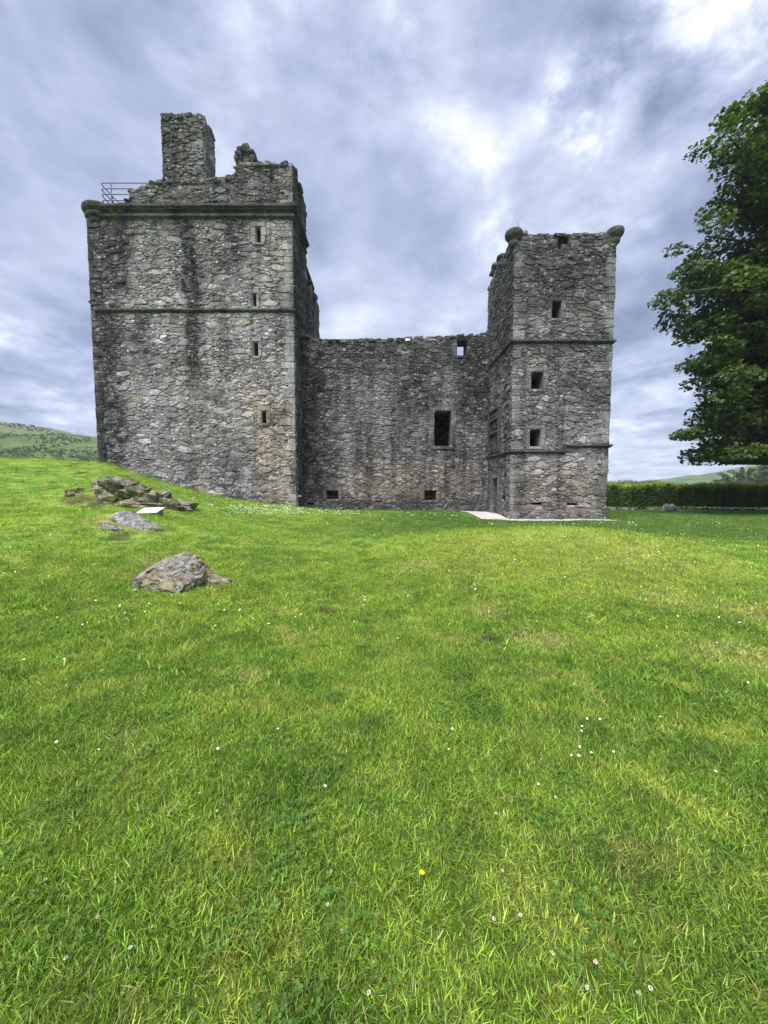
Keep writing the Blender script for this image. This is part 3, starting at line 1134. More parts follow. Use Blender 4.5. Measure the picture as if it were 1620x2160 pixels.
# ---------------------------------------------------------------- tower house
def wall_lumps(mas, host, mat, pts, seed, size=(.28, .55), hgt=(.12, .26), big=1.0, depth=(.3, .6)):
    """loose stones bedded along a broken wall top; pts = (x, y, z, dir) places"""
    rng = random.Random(seed)
    for (x, y, z, rz) in pts:
        mb = MB()
        sx = rng.uniform(*size); sz = rng.uniform(*hgt)
        lump(mb, (x + rng.uniform(-.06, .06), y + rng.uniform(-.04, .04), z + rng.uniform(-.07, .05)), (sx, rng.uniform(*depth), sz), rng, 2, .62, .14,
             (min(1, max(0, rng.gauss(.5, .25))), rng.random(), rng.random()), rz + rng.uniform(-.15, .15), rng.uniform(-.12, .12))
        mas.loose(mb, host, mat, sx * sz)


def build_tower():
    T = empty('tower_house', (-9.8, YL + 3, 0), 'tall grey rubble tower house with chimney, moulded cornice and narrow slit windows', 'tower')
    rng = random.Random(1)
    mas = Masonry()
    XL = px(183, 470, YL).x; XR = -184 / 811 * YL
    zc0 = px(600, 462, YL).z; zc1 = px(600, 437, YL).z
    zs = px(600, 656, YL).z
    slits = []
    for (u0, u1, v0, v1) in ((539, 551, 479, 513), (532, 542, 619, 648), (534, 546, 721, 752), (551, 563, 866, 894)):
        a, b = px(u0, v0, YL), px(u1, v1, YL)
        slits.append((a.x, px(u1, v0, YL).x, b.z, a.z))
    fw = MB()
    P = front(YL)
    D = 3.35
    panel(fw, P, XL, XR, -.6, zc0 + .3, 1.1, slits)
    wall = fw.build('front_wall', M['t_mortar'], T)
    holes = [window(wall if False else T, P, s, M['dressed'], rng, .24, .22, .10, .06, False, .9) for s in slits]
    # quoins up the two front corners
    qh = []
    for (xc, sgn) in ((XR, -1), (XL, 1)):
        z = -.3 if sgn < 0 else 2.2
        k = 0
        while z < zc0 - .3:
            hh = rng.uniform(.26, .42)
            w = (.66 if k % 2 else .40) * rng.uniform(.6, 1.25)
            if z < zs < z + hh + .05:
                z = zs + .12
                continue
            if rng.random() < .25:
                z += hh; k += 1
                continue
            r = (min(xc, xc + sgn * w), max(xc, xc + sgn * w), z, min(z + hh, zc0))
            qh.append(r)
            mb = MB()
            stone_geo(mb, rect(*r), P, rng, (.035, .06), True, (rng.uniform(.4, .8) if sgn < 0 else rng.uniform(.2, .5), rng.random() * .95, rng.random() * .7), .008, .07)
            mb.build('quoin', M['dressed'], wall)
            z += hh; k += 1
    bands = [(XL - 1, XR + 1, zs - .09, zs + .09)]
    polys = rubble(XL, XR, -.3, zs - .06, .11, .32, 3, holes + qh + bands, keep=lambda a, b: b > h(a, YL) - .25)
    polys += rubble(XL, XR, zs + .06, zc0 + .02, .11, .31, 4, holes + qh + bands)
    mas.face(wall, polys, P, M['t_stone'], 5, (.008, .045))

    # side wall towards the hall range
    sw = MB()
    PR_ = side_right(XR)
    panel(sw, PR_, YL + 1.1, YL + D, -.4, zc0 + .3, 1.0, ())
    panel(sw, PR_, YL, YL + 1.1, -.4, zc0 + .3, .02, ())
    side = sw.build('side_wall', M['t_mortar'], T)
    sp = rubble(YL, YL + D, -.2, zc0, .13, .34, 7, [(YL - 1, YL + 9, zs - .09, zs + .09)])
    mas.face(side, sp, PR_, M['t_side'], 8, (.015, .06))
    lw = MB()
    panel(lw, side_left(XL), YL + 1.1, YL + 7.4, 1.0, zc0 + .3, 1.0, (), flip=True)
    left = lw.build('side_wall', M['t_mortar'], T)
    mas.face(left, rubble(YL, YL + 7.4, 1.6, zc0, .26, .7, 9), side_left(XL), M['t_side'], 10, (.015, .05))
    bk = MB()
    box(bk, XL, XR - .4, YL + 6.8, YL + 7.4, .5, zc0 + .3)
    bk.build('rear_wall', M['t_mortar'], T)
    rf = MB()
    box(rf, XL + .2, XR - .2, YL + .2, YL + 7.2, zc0 + .05, zc0 + .28)
    rf.build('wall_walk', M['inner'], T)
    # stair turret at the back corner, just seen past the side wall
    tx = -142 / 811 * YL * 1.215
    tz = px(658, 622, YL * 1.215).z
    tb = MB()
    box(tb, XR - 1.2, tx, YL + D, YL + 6.0, 0, tz)
    tur = tb.build('turret', M['t_mortar'], T)
    PT = front(YL + D)
    mas.face(tur, rubble(XR + .02, tx, 6.8, tz, .2, .4, 11), PT, M['t_side'], 12, (.01, .04))
    mas.face(tur, rubble(YL + D, YL + 6, 6.8, tz, .2, .45, 13), side_right(tx), M['t_side'], 14, (.01, .05))
    wall_lumps(mas, tur, M['parapet'], [(XR + .04 + .05 * k, YL + D + .3 + .3 * (k % 3), tz + .30 - .10 * k, 0) for k in range(6)], 15, (.3, .5), (.16, .3))

    # string course and cornice
    mb = MB()
    path = subdivide_path([(px(202, 655, YL).x, YL, 0, -1), (XR, YL, 1, -1), (XR, YL + 2.2, 1, 0)], 1.1)
    sweep(mb, path, string_profile(zs, .17, .13))
    mb.build('string_course', M['string'], T)
    mb = MB()
    z2 = px(190, 637, YL).z
    sweep(mb, [(XL, YL + 5, -1, 0), (XL, YL, -1, 0), (XL + .1, YL, -.6, -.2)], string_profile(z2, .15, .13))
    mb.build('string_course', M['string'], T)
    mb = MB()
    zz0, zz1 = zc0, zc1
    hh = zz1 - zz0
    prof = [(-.1, zz0 - .04), (.05, zz0 - .04), (.05, zz0 + .01), (.10, zz0 + .03), (.15, zz0 + hh * .12), (.15, zz0 + hh * .24), (.10, zz0 + hh * .34), (.05, zz0 + hh * .36), (.07, zz0 + hh * .60),
            (.17, zz0 + hh * .62), (.18, zz0 + hh * .76), (.25, zz0 + hh * .78), (.27, zz0 + hh * .84), (.27, zz0 + hh * 1.0), (.20, zz0 + hh * 1.04), (-.1, zz0 + hh * 1.06)]
    sweep(mb, subdivide_path([(XL + .75, YL, 0, -1), (XR, YL, 1, -1), (XR, YL + D - .35, 1, 0)], 1.3), prof)
    mb.build('cornice', M['mould'], T)
    # corbelled round at the left corner
    mb = MB()
    cx, cy = XL + .45, YL + .45
    zb = px(205, 478, YL).z; ztop = px(205, 431, YL).z
    q = ztop - zb
    lathe(mb, cx, cy, [(.30, zb - .05), (.42, zb), (.47, zb + q * .08), (.44, zb + q * .16), (.46, zb + q * .18), (.57, zb + q * .22), (.61, zb + q * .32), (.57, zb + q * .40),
                       (.60, zb + q * .42), (.69, zb + q * .47), (.72, zb + q * .56), (.67, zb + q * .66), (.70, zb + q * .70), (.79, zb + q * .76), (.84, zb + q * .88), (.82, zb + q * .97), (.72, zb + q)], 28)
    mb.build('corner_corbel', M['mould'], T, smooth=False)

    # broken parapet wall above the cornice
    YP = YL + .22
    prof_px = [(240, 433), (255, 428), (272, 420), (276, 400), (298, 394), (318, 387), (338, 379), (452, 377), (470, 372), (494, 367), (497, 346), (540, 344), (575, 343), (600, 346), (606, 342), (627, 339), (640, 339)]
    pts = [(px(u, v, YP).x, px(u, v, YP).z) for u, v in prof_px]

    def top(a):
        for (p, q) in zip(pts, pts[1:]):
            if p[0] <= a <= q[0]:
                return p[1] + (q[1] - p[1]) * (a - p[0]) / max(1e-6, q[0] - p[0])
        return pts[-1][1] if a > pts[-1][0] else pts[0][1]
    XPR = XR - .03
    ppt = MB()
    PPf = front(YP)
    panel(ppt, PPf, pts[0][0], XPR, zc0 + .2, max(p[1] for p in pts) + .01, .75, (), lambda a: top(a) - .10, step=.22)
    par = ppt.build('parapet', M['parapet'], T)
    mas.face(par, rubble(pts[0][0], XPR, zc1 - .05, 21, .115, .30, 21, (), keep=lambda a, b: b < top(a) - .07), PPf, M['parapet'], 22, (.01, .06))
    edge = []
    x = pts[0][0] + .1
    while x < XPR - .1:
        for dy in (.12, .38, .62):
            edge.append((x + rng.uniform(-.08, .08), YP + dy, top(x) - .10, 0))
        x += rng.uniform(.24, .36)
    wall_lumps(mas, par, M['parapet'], edge, 23, (.26, .46), (.12, .26))
    # pale quoins at its right end
    z = zc1
    while z < top(XPR - .1) - .15:
        hh = rng.uniform(.2, .34)
        mb = MB()
        stone_geo(mb, rect(XPR - rng.uniform(.22, .45), XPR + .02, z, z + hh), PPf, rng, (.06, .085), True, (rng.uniform(.5, 1), .3, .3), .006, .08)
        mb.build('quoin', M['parapet'], par)
        z += hh
    # its return along the side
    rb = MB()
    zr = px(627, 341, YP).z
    yl = YL + D + .15
    tops = lambda a: zr - .12 - .09 * math.sin(a * 5) - .15 * max(0, a - (yl - .8)) * 2
    panel(rb, side_right(XPR), YP + .75, yl, zc0 + .2, zr, .7, (), tops, step=.25)
    panel(rb, side_right(XPR), YP, YP + .75, zc0 + .2, zr - .12, .02)
    ret = rb.build('parapet', M['parapet'], T)
    mas.face(ret, rubble(YP, yl, zc1 - .05, zr, .12, .30, 24, (), keep=lambda a, b: b < tops(a) - .05), side_right(XPR), M['parapet'], 25, (.015, .07))
    wall_lumps(mas, ret, M['parapet'], [(XPR - .12 - .28 * (k % 2), YP + .2 + k * .17, tops(YP + .2 + k * .17) + .02, 1.57) for k in range(19)], 26)
    # stub of the gable running back behind the parapet
    gx0, gx1 = px(500, 340, YP + .3).x, px(538, 340, YP + .3).x
    gz0 = px(500, 368, YP).z; gz1 = px(520, 311, YP + .3).z
    gb = MB()
    box(gb, gx0 + .08, gx1 - .08, YP + .12, YP + 1.7, zc1, gz1 - .5)
    gab = gb.build('gable_stub', M['parapet'], T)
    mas.face(gab, rubble(gx0, gx1, gz0 - .2, gz1 - .45, .12, .28, 29), front(YP + .12), M['parapet'], 30, (.01, .06))
    mas.face(gab, rubble(YP + .12, YP + 1.7, gz0 - .2, gz1 - .45, .12, .28, 38), side_right(gx1 - .08), M['parapet'], 39, (.01, .06))
    items = []
    for k in range(7):
        x = gx0 + .1 + (gx1 - gx0 - .2) * k / 6
        zz = gz1 - .48 + (.02, .12, .22, .30, .30, .20, .02)[k]
        for i in range(5):
            items.append((x, YP + .2 + .34 * i, zz - .05 * i, 0))
            items.append((x, YP + .2 + .34 * i, zz - .16 - .05 * i, 0))
    wall_lumps(mas, gab, M['parapet'], items, 27, (.26, .42), (.16, .26))

    # chimney stack
    c0, c1 = px(342, 300, YP - .02).x, px(430, 300, YP - .02).x
    cz0, cz1 = px(400, 385, YP).z, px(400, 240, YP - .02).z
    cd = 1.25
    cb = MB()
    box(cb, c0, c1, YP - .02, YP + cd, zc1, cz1 - .12)
    ch = cb.build('chimney_stack', M['parapet'], T)
    mas.face(ch, rubble(c0, c1, cz0 - .1, cz1 - .05, .105, .36, 31), front(YP - .02), M['parapet'], 32, (.02, .08))
    mas.face(ch, rubble(YP - .02, YP + cd, cz0 - .3, cz1 - .05, .13, .32, 33), side_right(c1), M['t_stone'], 34, (.02, .06))
    mas.face(ch, rubble(YP - .02, YP + cd, cz0 - .3, cz1 - .05, .2, .5, 35), side_left(c0), M['parapet'], 36, (.02, .06))
    cap = []
    for k in range(8):
        x = c0 + .14 + (c1 - c0 - .28) * k / 7
        low = .16 if 2 <= k <= 3 else 0
        for dy in (.1, .45, .8, 1.1):
            cap.append((x, YP + dy, cz1 - .10 - low, 0))
    wall_lumps(mas, ch, M['parapet'], cap, 37, (.28, .42), (.16, .24))

    # railing on the wall walk
    rail = MB()
    yr0 = YL + .55
    first = None
    rx0 = px(211, 390, yr0).x
    tops_ = [px(230, v, yr0).z for v in (386, 398, 410, 423)]
    ro = None
    for k, z in enumerate(tops_):
        mb = MB()
        end = (340, 300, 300, 270)[k]
        pts_ = [(rx0, yr0 + 2.6, z), (rx0, yr0 + .18, z), (rx0 + .05, yr0 + .05, z), (rx0 + .18, yr0, z), (px(end, 390, yr0).x, yr0, z)]
        tube(mb, pts_, [.027] * 5, 7)
        if ro is None:
            ro = mb.build('railing', M['rail'], T)
        else:
            mb.build('rail', M['rail'], ro)
    for (x, y) in ((px(234, 390, yr0).x, yr0), (rx0, yr0 + .9), (rx0, yr0 + 2.5), (px(300, 390, yr0).x, yr0)):
        mb = MB()
        tube(mb, [(x, y, zc0 + .2), (x, y, tops_[0])], [.026] * 2, 7)
        mb.build('post', M['rail'], ro)

    # ferns and moss rooted in the cornice
    for (u, v, w_) in ((238, 462, .42), (250, 452, .3), (325, 470, .22), (475, 466, .2), (402, 520, .14), (404, 548, .12), (440, 505, .10), (318, 425, .2), (465, 428, .2), (612, 390, .22)):
        c = px(u, v, YL - (.3 if v < 470 else .08))
        if v < 430:
            c = px(u, v, YP - .05)
        mb = MB()
        for k in range(70):
            d = Vector((rng.gauss(0, .5), rng.gauss(0, .4), rng.gauss(0, .5))) * w_ * .7
            s = rng.uniform(.02, .05)
            n_ = Vector((rng.uniform(-1, 1), rng.uniform(-1, 1), rng.uniform(-1, 1))).normalized()
            e = n_.orthogonal().normalized() * s; g = n_.cross(e)
            q = c + d
            mb.add([q - e, q - g * .5, q + e, q + g * .5], [(0, 1, 2, 3)], (rng.random(), 0, 0))
        mb.build('wall_plant', M['moss'], T, kind='stuff')
    mas.finish()
    return T


build_tower()


# ---------------------------------------------------------------- hall range between the towers
def build_range():
    T = empty('hall_range', (1, YR + 3, 0), 'dark grey roofless rubble wall joining the tower house to the stair tower', 'building')
    rng = random.Random(2)
    mas = Masonry()
    x0 = -184 / 811 * YL - .9
    x1 = 264.6 / 811 * YS + .9
    prof = [(600, 712), (640, 713), (700, 713), (760, 715), (830, 712), (900, 711), (960, 706), (1000, 704), (1035, 700), (1080, 700)]
    pts = [(px(u, v, YR).x, px(u, v, YR).z) for u, v in prof]

    def top(a):
        for (p, q) in zip(pts, pts[1:]):
            if p[0] <= a <= q[0]:
                return p[1] + (q[1] - p[1]) * (a - p[0]) / (q[0] - p[0])
        return pts[-1][1]
    ops = {}
    for nm, (u0, u1, v0, v1) in {'upper': (963, 986, 716, 751), 'tall': (915, 953, 866, 942), 'low1': (688, 715, 1034, 1054), 'low2': (894, 921, 1034, 1056),
                                 'slot1': (648, 662, 1060, 1065), 'slot2': (792, 806, 1056, 1059)}.items():
        a, b = px(u0, v0, YR), px(u1, v1, YR)
        ops[nm] = (a.x, b.x if nm != 'tall' else px(u1, v0, YR).x, b.z, a.z)
    P = front(YR)
    fw = MB()
    panel(fw, P, x0, x1, -.6, 11, 1.15, list(ops.values()), lambda a: top(a) - .12, step=.3)
    wall = fw.build('front_wall', M['r_mortar'], T)
    holes = []
    holes.append(window(T, P, ops['upper'], M['r_stone'], rng, .2, .16, .1, .05))
    holes.append(window(T, P, ops['tall'], M['r_stone'], rng, .22, .2, .14, .06))
    holes.append(window(T, P, ops['low1'], M['r_stone'], rng, .2, .16, .1, .05, True))
    holes.append(window(T, P, ops['low2'], M['r_stone'], rng, .24, .16, .1, .05, True))
    for nm in ('slot1', 'slot2'):
        a = ops[nm]
        holes.append(a)
    polys = rubble(px(637, 900, YR).x - .1, px(1040, 900, YR).x + .15, -.2, 10.4, .10, .27, 41, holes, keep=lambda a, b: h(a, YR) - .25 < b < top(a) - .08)
    mas.face(wall, polys, P, M['r_stone'], 42, (.008, .042))
    edge = []
    x = x0 + .95
    while x < x1 - .8:
        for dy in (.15, .5, .85):
            edge.append((x + rng.uniform(-.1, .1), YR + dy, top(x) - .10 + rng.uniform(-.03, .03), 0))
        x += rng.uniform(.26, .42)
    wall_lumps(mas, wall, M['r_stone'], edge, 43, (.26, .52), (.12, .24))
    # a slab left at the joint with the tower house
    mb = MB()
    c = px(643, 710, YR)
    box(mb, c.x - .22, c.x + .24, YR - .16, YR + .3, c.z - .06, c.z + .09)
    mb.build('corbel', M['mould'], T)
    # pale patch stone near the wall top
    mb = MB()
    a, b = px(855, 715, YR), px(865, 720, YR)
    stone_geo(mb, rect(a.x, b.x, b.z, a.z), P, rng, (.09, .09), True, (1, .2, .2), .004, .1)
    mb.build('patch_stone', M['petal'], wall)
    # rear wall of the ruined hall, seen through the tall window
    yb = YR + 6.6
    bw = MB()
    s0 = px(950.5, 905, yb).x
    panel(bw, front(yb), x0 + .2, x1 + 4.4, -.4, 8.4, .9, [(s0, s0 + 1.0, px(950, 930, yb).z, px(950, 884, yb).z)])
    rear = bw.build('rear_wall', M['inner'], T)
    vb = MB()
    box(vb, x0 + .5, x1 - .05, YR + 1.0, yb + .1, 7.55, 7.85)  # slab added over the hall to keep light out behind the tall window
    vb.build('shade_slab', M['inner'], T)
    rp = rubble(px(895, 900, yb).x, px(975, 900, yb).x, 3.5, 8.3, .22, .42, 45, [(s0 - .15, s0 + 1.1, px(950, 930, yb).z, px(950, 884, yb).z)])
    mas.face(rear, rp, front(yb), M['inner'], 46, (.02, .07))
    mas.finish()


build_range()


# ---------------------------------------------------------------- stair tower
def build_stair():
    XA = 264.6 / 811 * YS; XB = 469.5 / 811 * YS
    T = empty('stair_tower', ((XA + XB) / 2, YS + 2, 0), 'slim square rubble tower with round corner corbels and three dark windows', 'tower')
    rng = random.Random(3)
    mas = Masonry()
    ztop = px(1190, 491, YS).z
    zs = px(1190, 721, YS).z
    za, zb = px(1130, 953, YS).z, px(1240, 941, YS).z
    xstep = px(1190, 945, YS).x
    D = YS * .242
    ops = []
    for (u0, u1, v0, v1) in ((1163, 1186, 634, 673), (1119, 1147, 783, 822), (1116, 1142, 904, 943)):
        a, b = px(u0, v0, YS), px(u1, v1, YS)
        ops.append((a.x, px(u1, v0, YS).x, b.z, a.z))
    slots = []
    for (u0, u1, v0, v1) in ((1119, 1142, 1060, 1065), (1196, 1217, 1061, 1066)):
        a, b = px(u0, v0, YS), px(u1, v1, YS)
        slots.append((a.x, b.x, b.z, a.z))
    nt = (px(1177, 500, YS).x, px(1200, 500, YS).x, px(1190, 515, YS).z, ztop - .10)
    hole = (px(1177, 517, YS).x, px(1185, 517, YS).x, px(1180, 526, YS).z, px(1180, 515, YS).z)
    P = front(YS)
    fw = MB()
    ups = lambda a: ztop - .06 + .05 * math.sin(a * 7.3) + (.04 if a > XA + 3 else 0)
    panel(fw, P, XA, XB, -.6, ztop - 1.35, .95, ops + slots)
    panel(fw, P, XA, XB, ztop - 1.35, ztop + .1, .38, [hole, nt], ups, step=.25)
    wall = fw.build('front_wall', M['s_mortar'], T)
    holes = [window(T, P, o_, M['s_stone'], rng, (.16, .26, .28)[i], .15, .09, .04, False, .8) for i, o_ in enumerate(ops)]
    # niche near the top with its lintel: the shallow recess is a real slot in the stonework
    holes += slots + [hole]
    mb = MB()
    box(mb, nt[0] - .1, nt[1] + .1, YS + .30, YS + .55, nt[2] - .05, nt[3] - .02)
    mb.build('niche_back', M['inner'], wall)
    holes.append(nt)
    qh = []
    for (xc, sgn) in ((XA, 1), (XB, -1)):
        z = .0; k = 0
        while z < ztop - 1.3:
            hh = rng.uniform(.24, .44)
            w = (.62 if k % 2 else .36) * rng.uniform(.6, 1.25)
            zl = za if sgn > 0 else zb
            skip = False
            for zz in (zs, zl):
                if z - .02 < zz < z + hh + .08:
                    z = zz + .10; skip = True
            if skip:
                continue
            if rng.random() < .3:
                z += hh; k += 1
                continue
            r = (min(xc, xc + sgn * w), max(xc, xc + sgn * w), z, z + hh)
            if not any(r[0] < q[1] and r[1] > q[0] and r[2] < q[3] and r[3] > q[2] for q in holes):
                qh.append(r)
                mb = MB()
                stone_geo(mb, rect(*r), P, rng, (.02, .05), True, (rng.uniform(.35, .75), rng.random() * .8, rng.random() * .8), .008, .07)
                mb.build('quoin', M['s_stone'], wall)
            z += hh; k += 1
    bands = [(XA - 1, XB + 1, zs - .08, zs + .08), (XA - 1, xstep, za - .08, za + .08), (xstep, XB + 1, zb - .08, zb + .08)]
    polys = rubble(XA, XB, -.25, ztop, .10, .28, 51, holes + qh + bands, keep=lambda a, b: b < ups(a) - .05)
    mas.face(wall, polys, P, M['s_stone'], 52, (.008, .04))
    # big plinth stones at the foot
    # left side wall with heraldic frame and door
    PLs = side_left(XA)
    dy0, dy1 = YS * 1.102, YS * 1.155
    dz1 = px(1046, 1009, 20.1).z
    dz0 = px(1046, 1084, 19.8).z
    door = (dy0, dy1, dz0 - .2, dz1)
    py0, py1 = YS * 1.085, YS * 1.185
    pz0, pz1 = px(1045, 962, 20.2).z + .12, px(1045, 866, 20.2).z
    niche = (py0, py1, pz0, pz1)
    lw = MB()
    YE = YS + D
    upl = lambda a: ztop - .05 + .05 * math.sin(a * 6.1) - .25 * max(0, (a - YE + .7))
    panel(lw, PLs, YS + .95, YE, -.6, ztop - 1.35, .9, [door], flip=True)
    panel(lw, PLs, YS, YS + .95, -.6, ztop - 1.35, .02, (), flip=True)
    panel(lw, PLs, YS + .38, YE, ztop - 1.35, ztop + .1, .38, (), upl, flip=True, step=.25)
    panel(lw, PLs, YS, YS + .38, ztop - 1.35, ztop - .1, .02, (), flip=True)
    side = lw.build('side_wall', M['s_mortar'], T)
    dh = (dy0 - .16, dy1 + .3, dz0 - .3, dz1 + .26)
    nh = (py0 - .1, py1 + .1, pz0 - .1, pz1 + .1)
    polys = rubble(YS, YE, -.25, ztop, .105, .28, 55, [dh, nh, (YS - 1, YE + 1, zs - .08, zs + .08), (YS - 1, YE + 1, za - .08, za + .08)], keep=lambda a, b: b < upl(a) - .05)
    flipped = [p[::-1] for p in polys]
    mas.face(side, flipped, PLs, M['s_side'], 56, (.01, .055))
    # door
    db = MB()
    vsb = [PLs(a, b, d) for d in (-.34, -.28) for b in (dz0 - .15, dz1) for a in (dy0, dy1)]
    db.add(vsb, [(0, 2, 3, 1), (4, 5, 7, 6), (0, 1, 5, 4), (2, 6, 7, 3), (0, 4, 6, 2), (1, 3, 7, 5)])
    dr = db.build('door', M['wood'], T)
    n = 5
    for k in range(n):
        pb = MB()
        a, b = dy0 + (dy1 - dy0) * k / n + .006, dy0 + (dy1 - dy0) * (k + 1) / n - .006
        vsb = [PLs(x, y, d) for d in (-.28, -.25 - .008 * (k % 2)) for y in (dz0 - .1, dz1 - .02) for x in (a, b)]
        pb.add(vsb, [(0, 2, 3, 1), (4, 5, 7, 6), (0, 1, 5, 4), (2, 6, 7, 3), (0, 4, 6, 2), (1, 3, 7, 5)], (.5, .5, .5))
        pb.build('plank', M['wood'], dr)
    hb = MB()
    lump(hb, PLs(dy0 + .12, (dz0 + dz1) / 2, -.20), (.08, .05, .08), rng, 1, .2, .05)
    hb.build('handle', M['iron'], dr)
    for nm, po in (('door_jamb', rect(dy1, dy1 + .28, dz0 - .25, dz0 + .75)), ('door_jamb', rect(dy1, dy1 + .26, dz0 + .75, dz1)), ('door_jamb', rect(dy0 - .14, dy0, dz0 - .25, dz1)),
                   ('door_lintel', rect(dy0 - .14, dy1 + .28, dz1, dz1 + .24))):
        mb = MB()
        stone_geo(mb, po[::-1], PLs, rng, (.06, .075), True, (.6, .5, .3), .006, .05)
        mb.build(nm, M['s_side'], T)
    # heraldic panel: moulded frame round carved slabs
    fb = MB()
    for (a, b, c, d) in ((py0 - .09, py0 + .10, pz0, pz1), (py1 - .10, py1 + .09, pz0, pz1), (py0 - .12, py1 + .12, pz1, pz1 + .13), (py0 + .10, py1 - .10, (pz0 + pz1) / 2 - .08, (pz0 + pz1) / 2 + .06),
                         (py0 + .10, py1 - .10, pz0 + (pz1 - pz0) * .78, pz0 + (pz1 - pz0) * .83)):
        stone_geo(fb, rect(a, b, c, d)[::-1], PLs, rng, (.16, .18), True, (.3, .3, .3), .004, .05)
    fr = fb.build('carved_frame', M['mould'], T)
    for (lo, hi) in ((.02, .45), (.56, .77), (.84, .98)):
        mb = MB()
        zA, zB = pz0 + (pz1 - pz0) * lo, pz0 + (pz1 - pz0) * hi
        stone_geo(mb, rect(py0 + .11, py1 - .11, zA, zB)[::-1], PLs, rng, (.05, .05), True, (.35, .3, .3), .004, .05)
        for k in range(11):
            a, b = rng.uniform(py0 + .25, py1 - .25), rng.uniform(zA + .12, zB - .1)
            lump(mb, PLs(a, b, .06), (.09, rng.uniform(.1, .3), rng.uniform(.1, .3)), rng, 2, .3, .2, (.5, .3, .3))
        mb.build('carved_slab', M['mould'], fr)
    # string courses
    mb = MB()
    sweep(mb, subdivide_path([(XA, YE, -1, 0), (XA, YS, -1, -1), (XB, YS, 1, -1), (XB, YS + 2, 1, 0)], 1.0), string_profile(zs, .16, .12))
    mb.build('string_course', M['string'], T)
    mb = MB()
    sweep(mb, subdivide_path([(XA, YE - .4, -1, 0), (XA, YS, -1, -1), (xstep + .02, YS, 0, -1)], .9), string_profile(za, .16, .13))
    mb.build('string_course', M['string'], T)
    mb = MB()
    sweep(mb, subdivide_path([(xstep, YS, 0, -1), (XB, YS, 1, -1), (XB, YS + 2, 1, 0)], .9), string_profile(zb, .15, .13))
    box(mb, xstep - .07, xstep + .07, YS - .11, YS + .05, za - .02, zb + .06, (.4, .3, .3))
    mb.build('string_course', M['string'], T)
    # right and rear walls, floor under the parapet
    rw = MB()
    panel(rw, side_right(XB), YS + .95, YS + 4.6, -.6, ztop - .2, .8)
    panel(rw, side_right(XB), YS, YS + .95, -.6, ztop - .2, .02)
    rgt = rw.build('side_wall', M['s_mortar'], T)
    mas.face(rgt, rubble(YS, YS + 4.6, -.2, ztop - .2, .24, .6, 57), side_right(XB), M['s_side'], 58, (.015, .06))
    bk = MB()
    box(bk, XA + .3, XB - .3, YS + 3.9, YS + 4.55, -.5, ztop - 1.4)
    bk.build('rear_wall', M['inner'], T)
    fl = MB()
    box(fl, XA + .1, XB - .1, YS + .3, YS + 4.0, ztop - 1.6, ztop - 1.4)
    fl.build('wall_walk', M['inner'], T)
    # broken top
    edge = []
    x = XA + .35
    while x < XB - .3:
        for dy in (.1, .28):
            edge.append((x, YS + dy, ups(x) - .05, 0))
        x += rng.uniform(.24, .4)
    wall_lumps(mas, wall, M['s_stone'], edge, 59, (.24, .48), (.10, .2), depth=(.2, .34))
    edge = []
    y = YS + .4
    while y < YE:
        for dx in (.1, .28):
            edge.append((XA + dx, y, upl(y) - .04, 1.57))
        y += rng.uniform(.24, .38)
    wall_lumps(mas, side, M['s_side'], edge, 60, (.24, .48), (.12, .24), depth=(.2, .34))
    # ragged projecting tusking stones at the back corner
    tusks = [(px(u, v, YE - .05).x, YE - rng.uniform(0, .3), px(u, v, YE - .05).z, 0) for (u, v) in ((1052, 546), (1047, 556), (1043, 566), (1057, 540), (1040, 578))]
    wall_lumps(mas, side, M['s_side'], tusks, 61, (.32, .5), (.10, .18))
    # round corner corbels
    for (u, v0, v1, r, cx_) in ((1086, 482, 517, .37, None), (1301, 478, 511, .35, None)):
        c = px(u, 500, YS - .05)
        lo, hi = px(u, v1, YS - .05).z, px(u, v0, YS - .05).z
        q = hi - lo
        mb = MB()
        lathe(mb, c.x, YS + .10, [(.08, lo - .1), (r * .42, lo), (r * .60, lo + q * .10), (r * .64, lo + q * .22), (r * .54, lo + q * .34), (r * .52, lo + q * .38), (r * .80, lo + q * .44), (r * 1.0, lo + q * .58),
                                  (r * 1.07, lo + q * .74), (r * 1.03, lo + q * .86), (r * .96, lo + q * .92), (r * .80, lo + q * .98), (r * .4, lo + q), (.03, lo + q)], 24)
        o = mb.build('corner_corbel', M['mould'], T)
        for p_ in o.data.polygons:
            p_.use_smooth = True
    for (u, v, w_) in ((1032, 692, .14), (1028, 700, .1)):
        c = px(u, v, YE)
        mb = MB()
        for k in range(50):
            d = Vector((rng.gauss(0, .5), rng.gauss(0, .4), rng.gauss(0, .5))) * w_
            n_ = Vector((rng.uniform(-1, 1), rng.uniform(-1, 1), rng.uniform(-1, 1))).normalized()
            e = n_.orthogonal().normalized() * rng.uniform(.015, .04); g = n_.cross(e)
            q = c + d
            mb.add([q - e, q - g * .5, q + e, q + g * .5], [(0, 1, 2, 3)], (rng.random(), 0, 0))
        mb.build('wall_plant', M['moss'], T, kind='stuff')
    for (u, v) in ((1093, 470), (1110, 484)):
        mb = MB()
        for k in range(4):
            c = px(u + rng.uniform(-4, 4), v + 12, YS + .1)
            e = px(u + rng.uniform(-6, 6), v + rng.uniform(-3, 6), YS + .1)
            tube(mb, [c, c.lerp(e, .5) + Vector((.02, 0, 0)), e], [.006, .005, .004], 4)
        mb.build('dry_stalk', M['stalk'], T, kind='stuff')
    mas.finish()
    return XA, XB


XA, XB = build_stair()


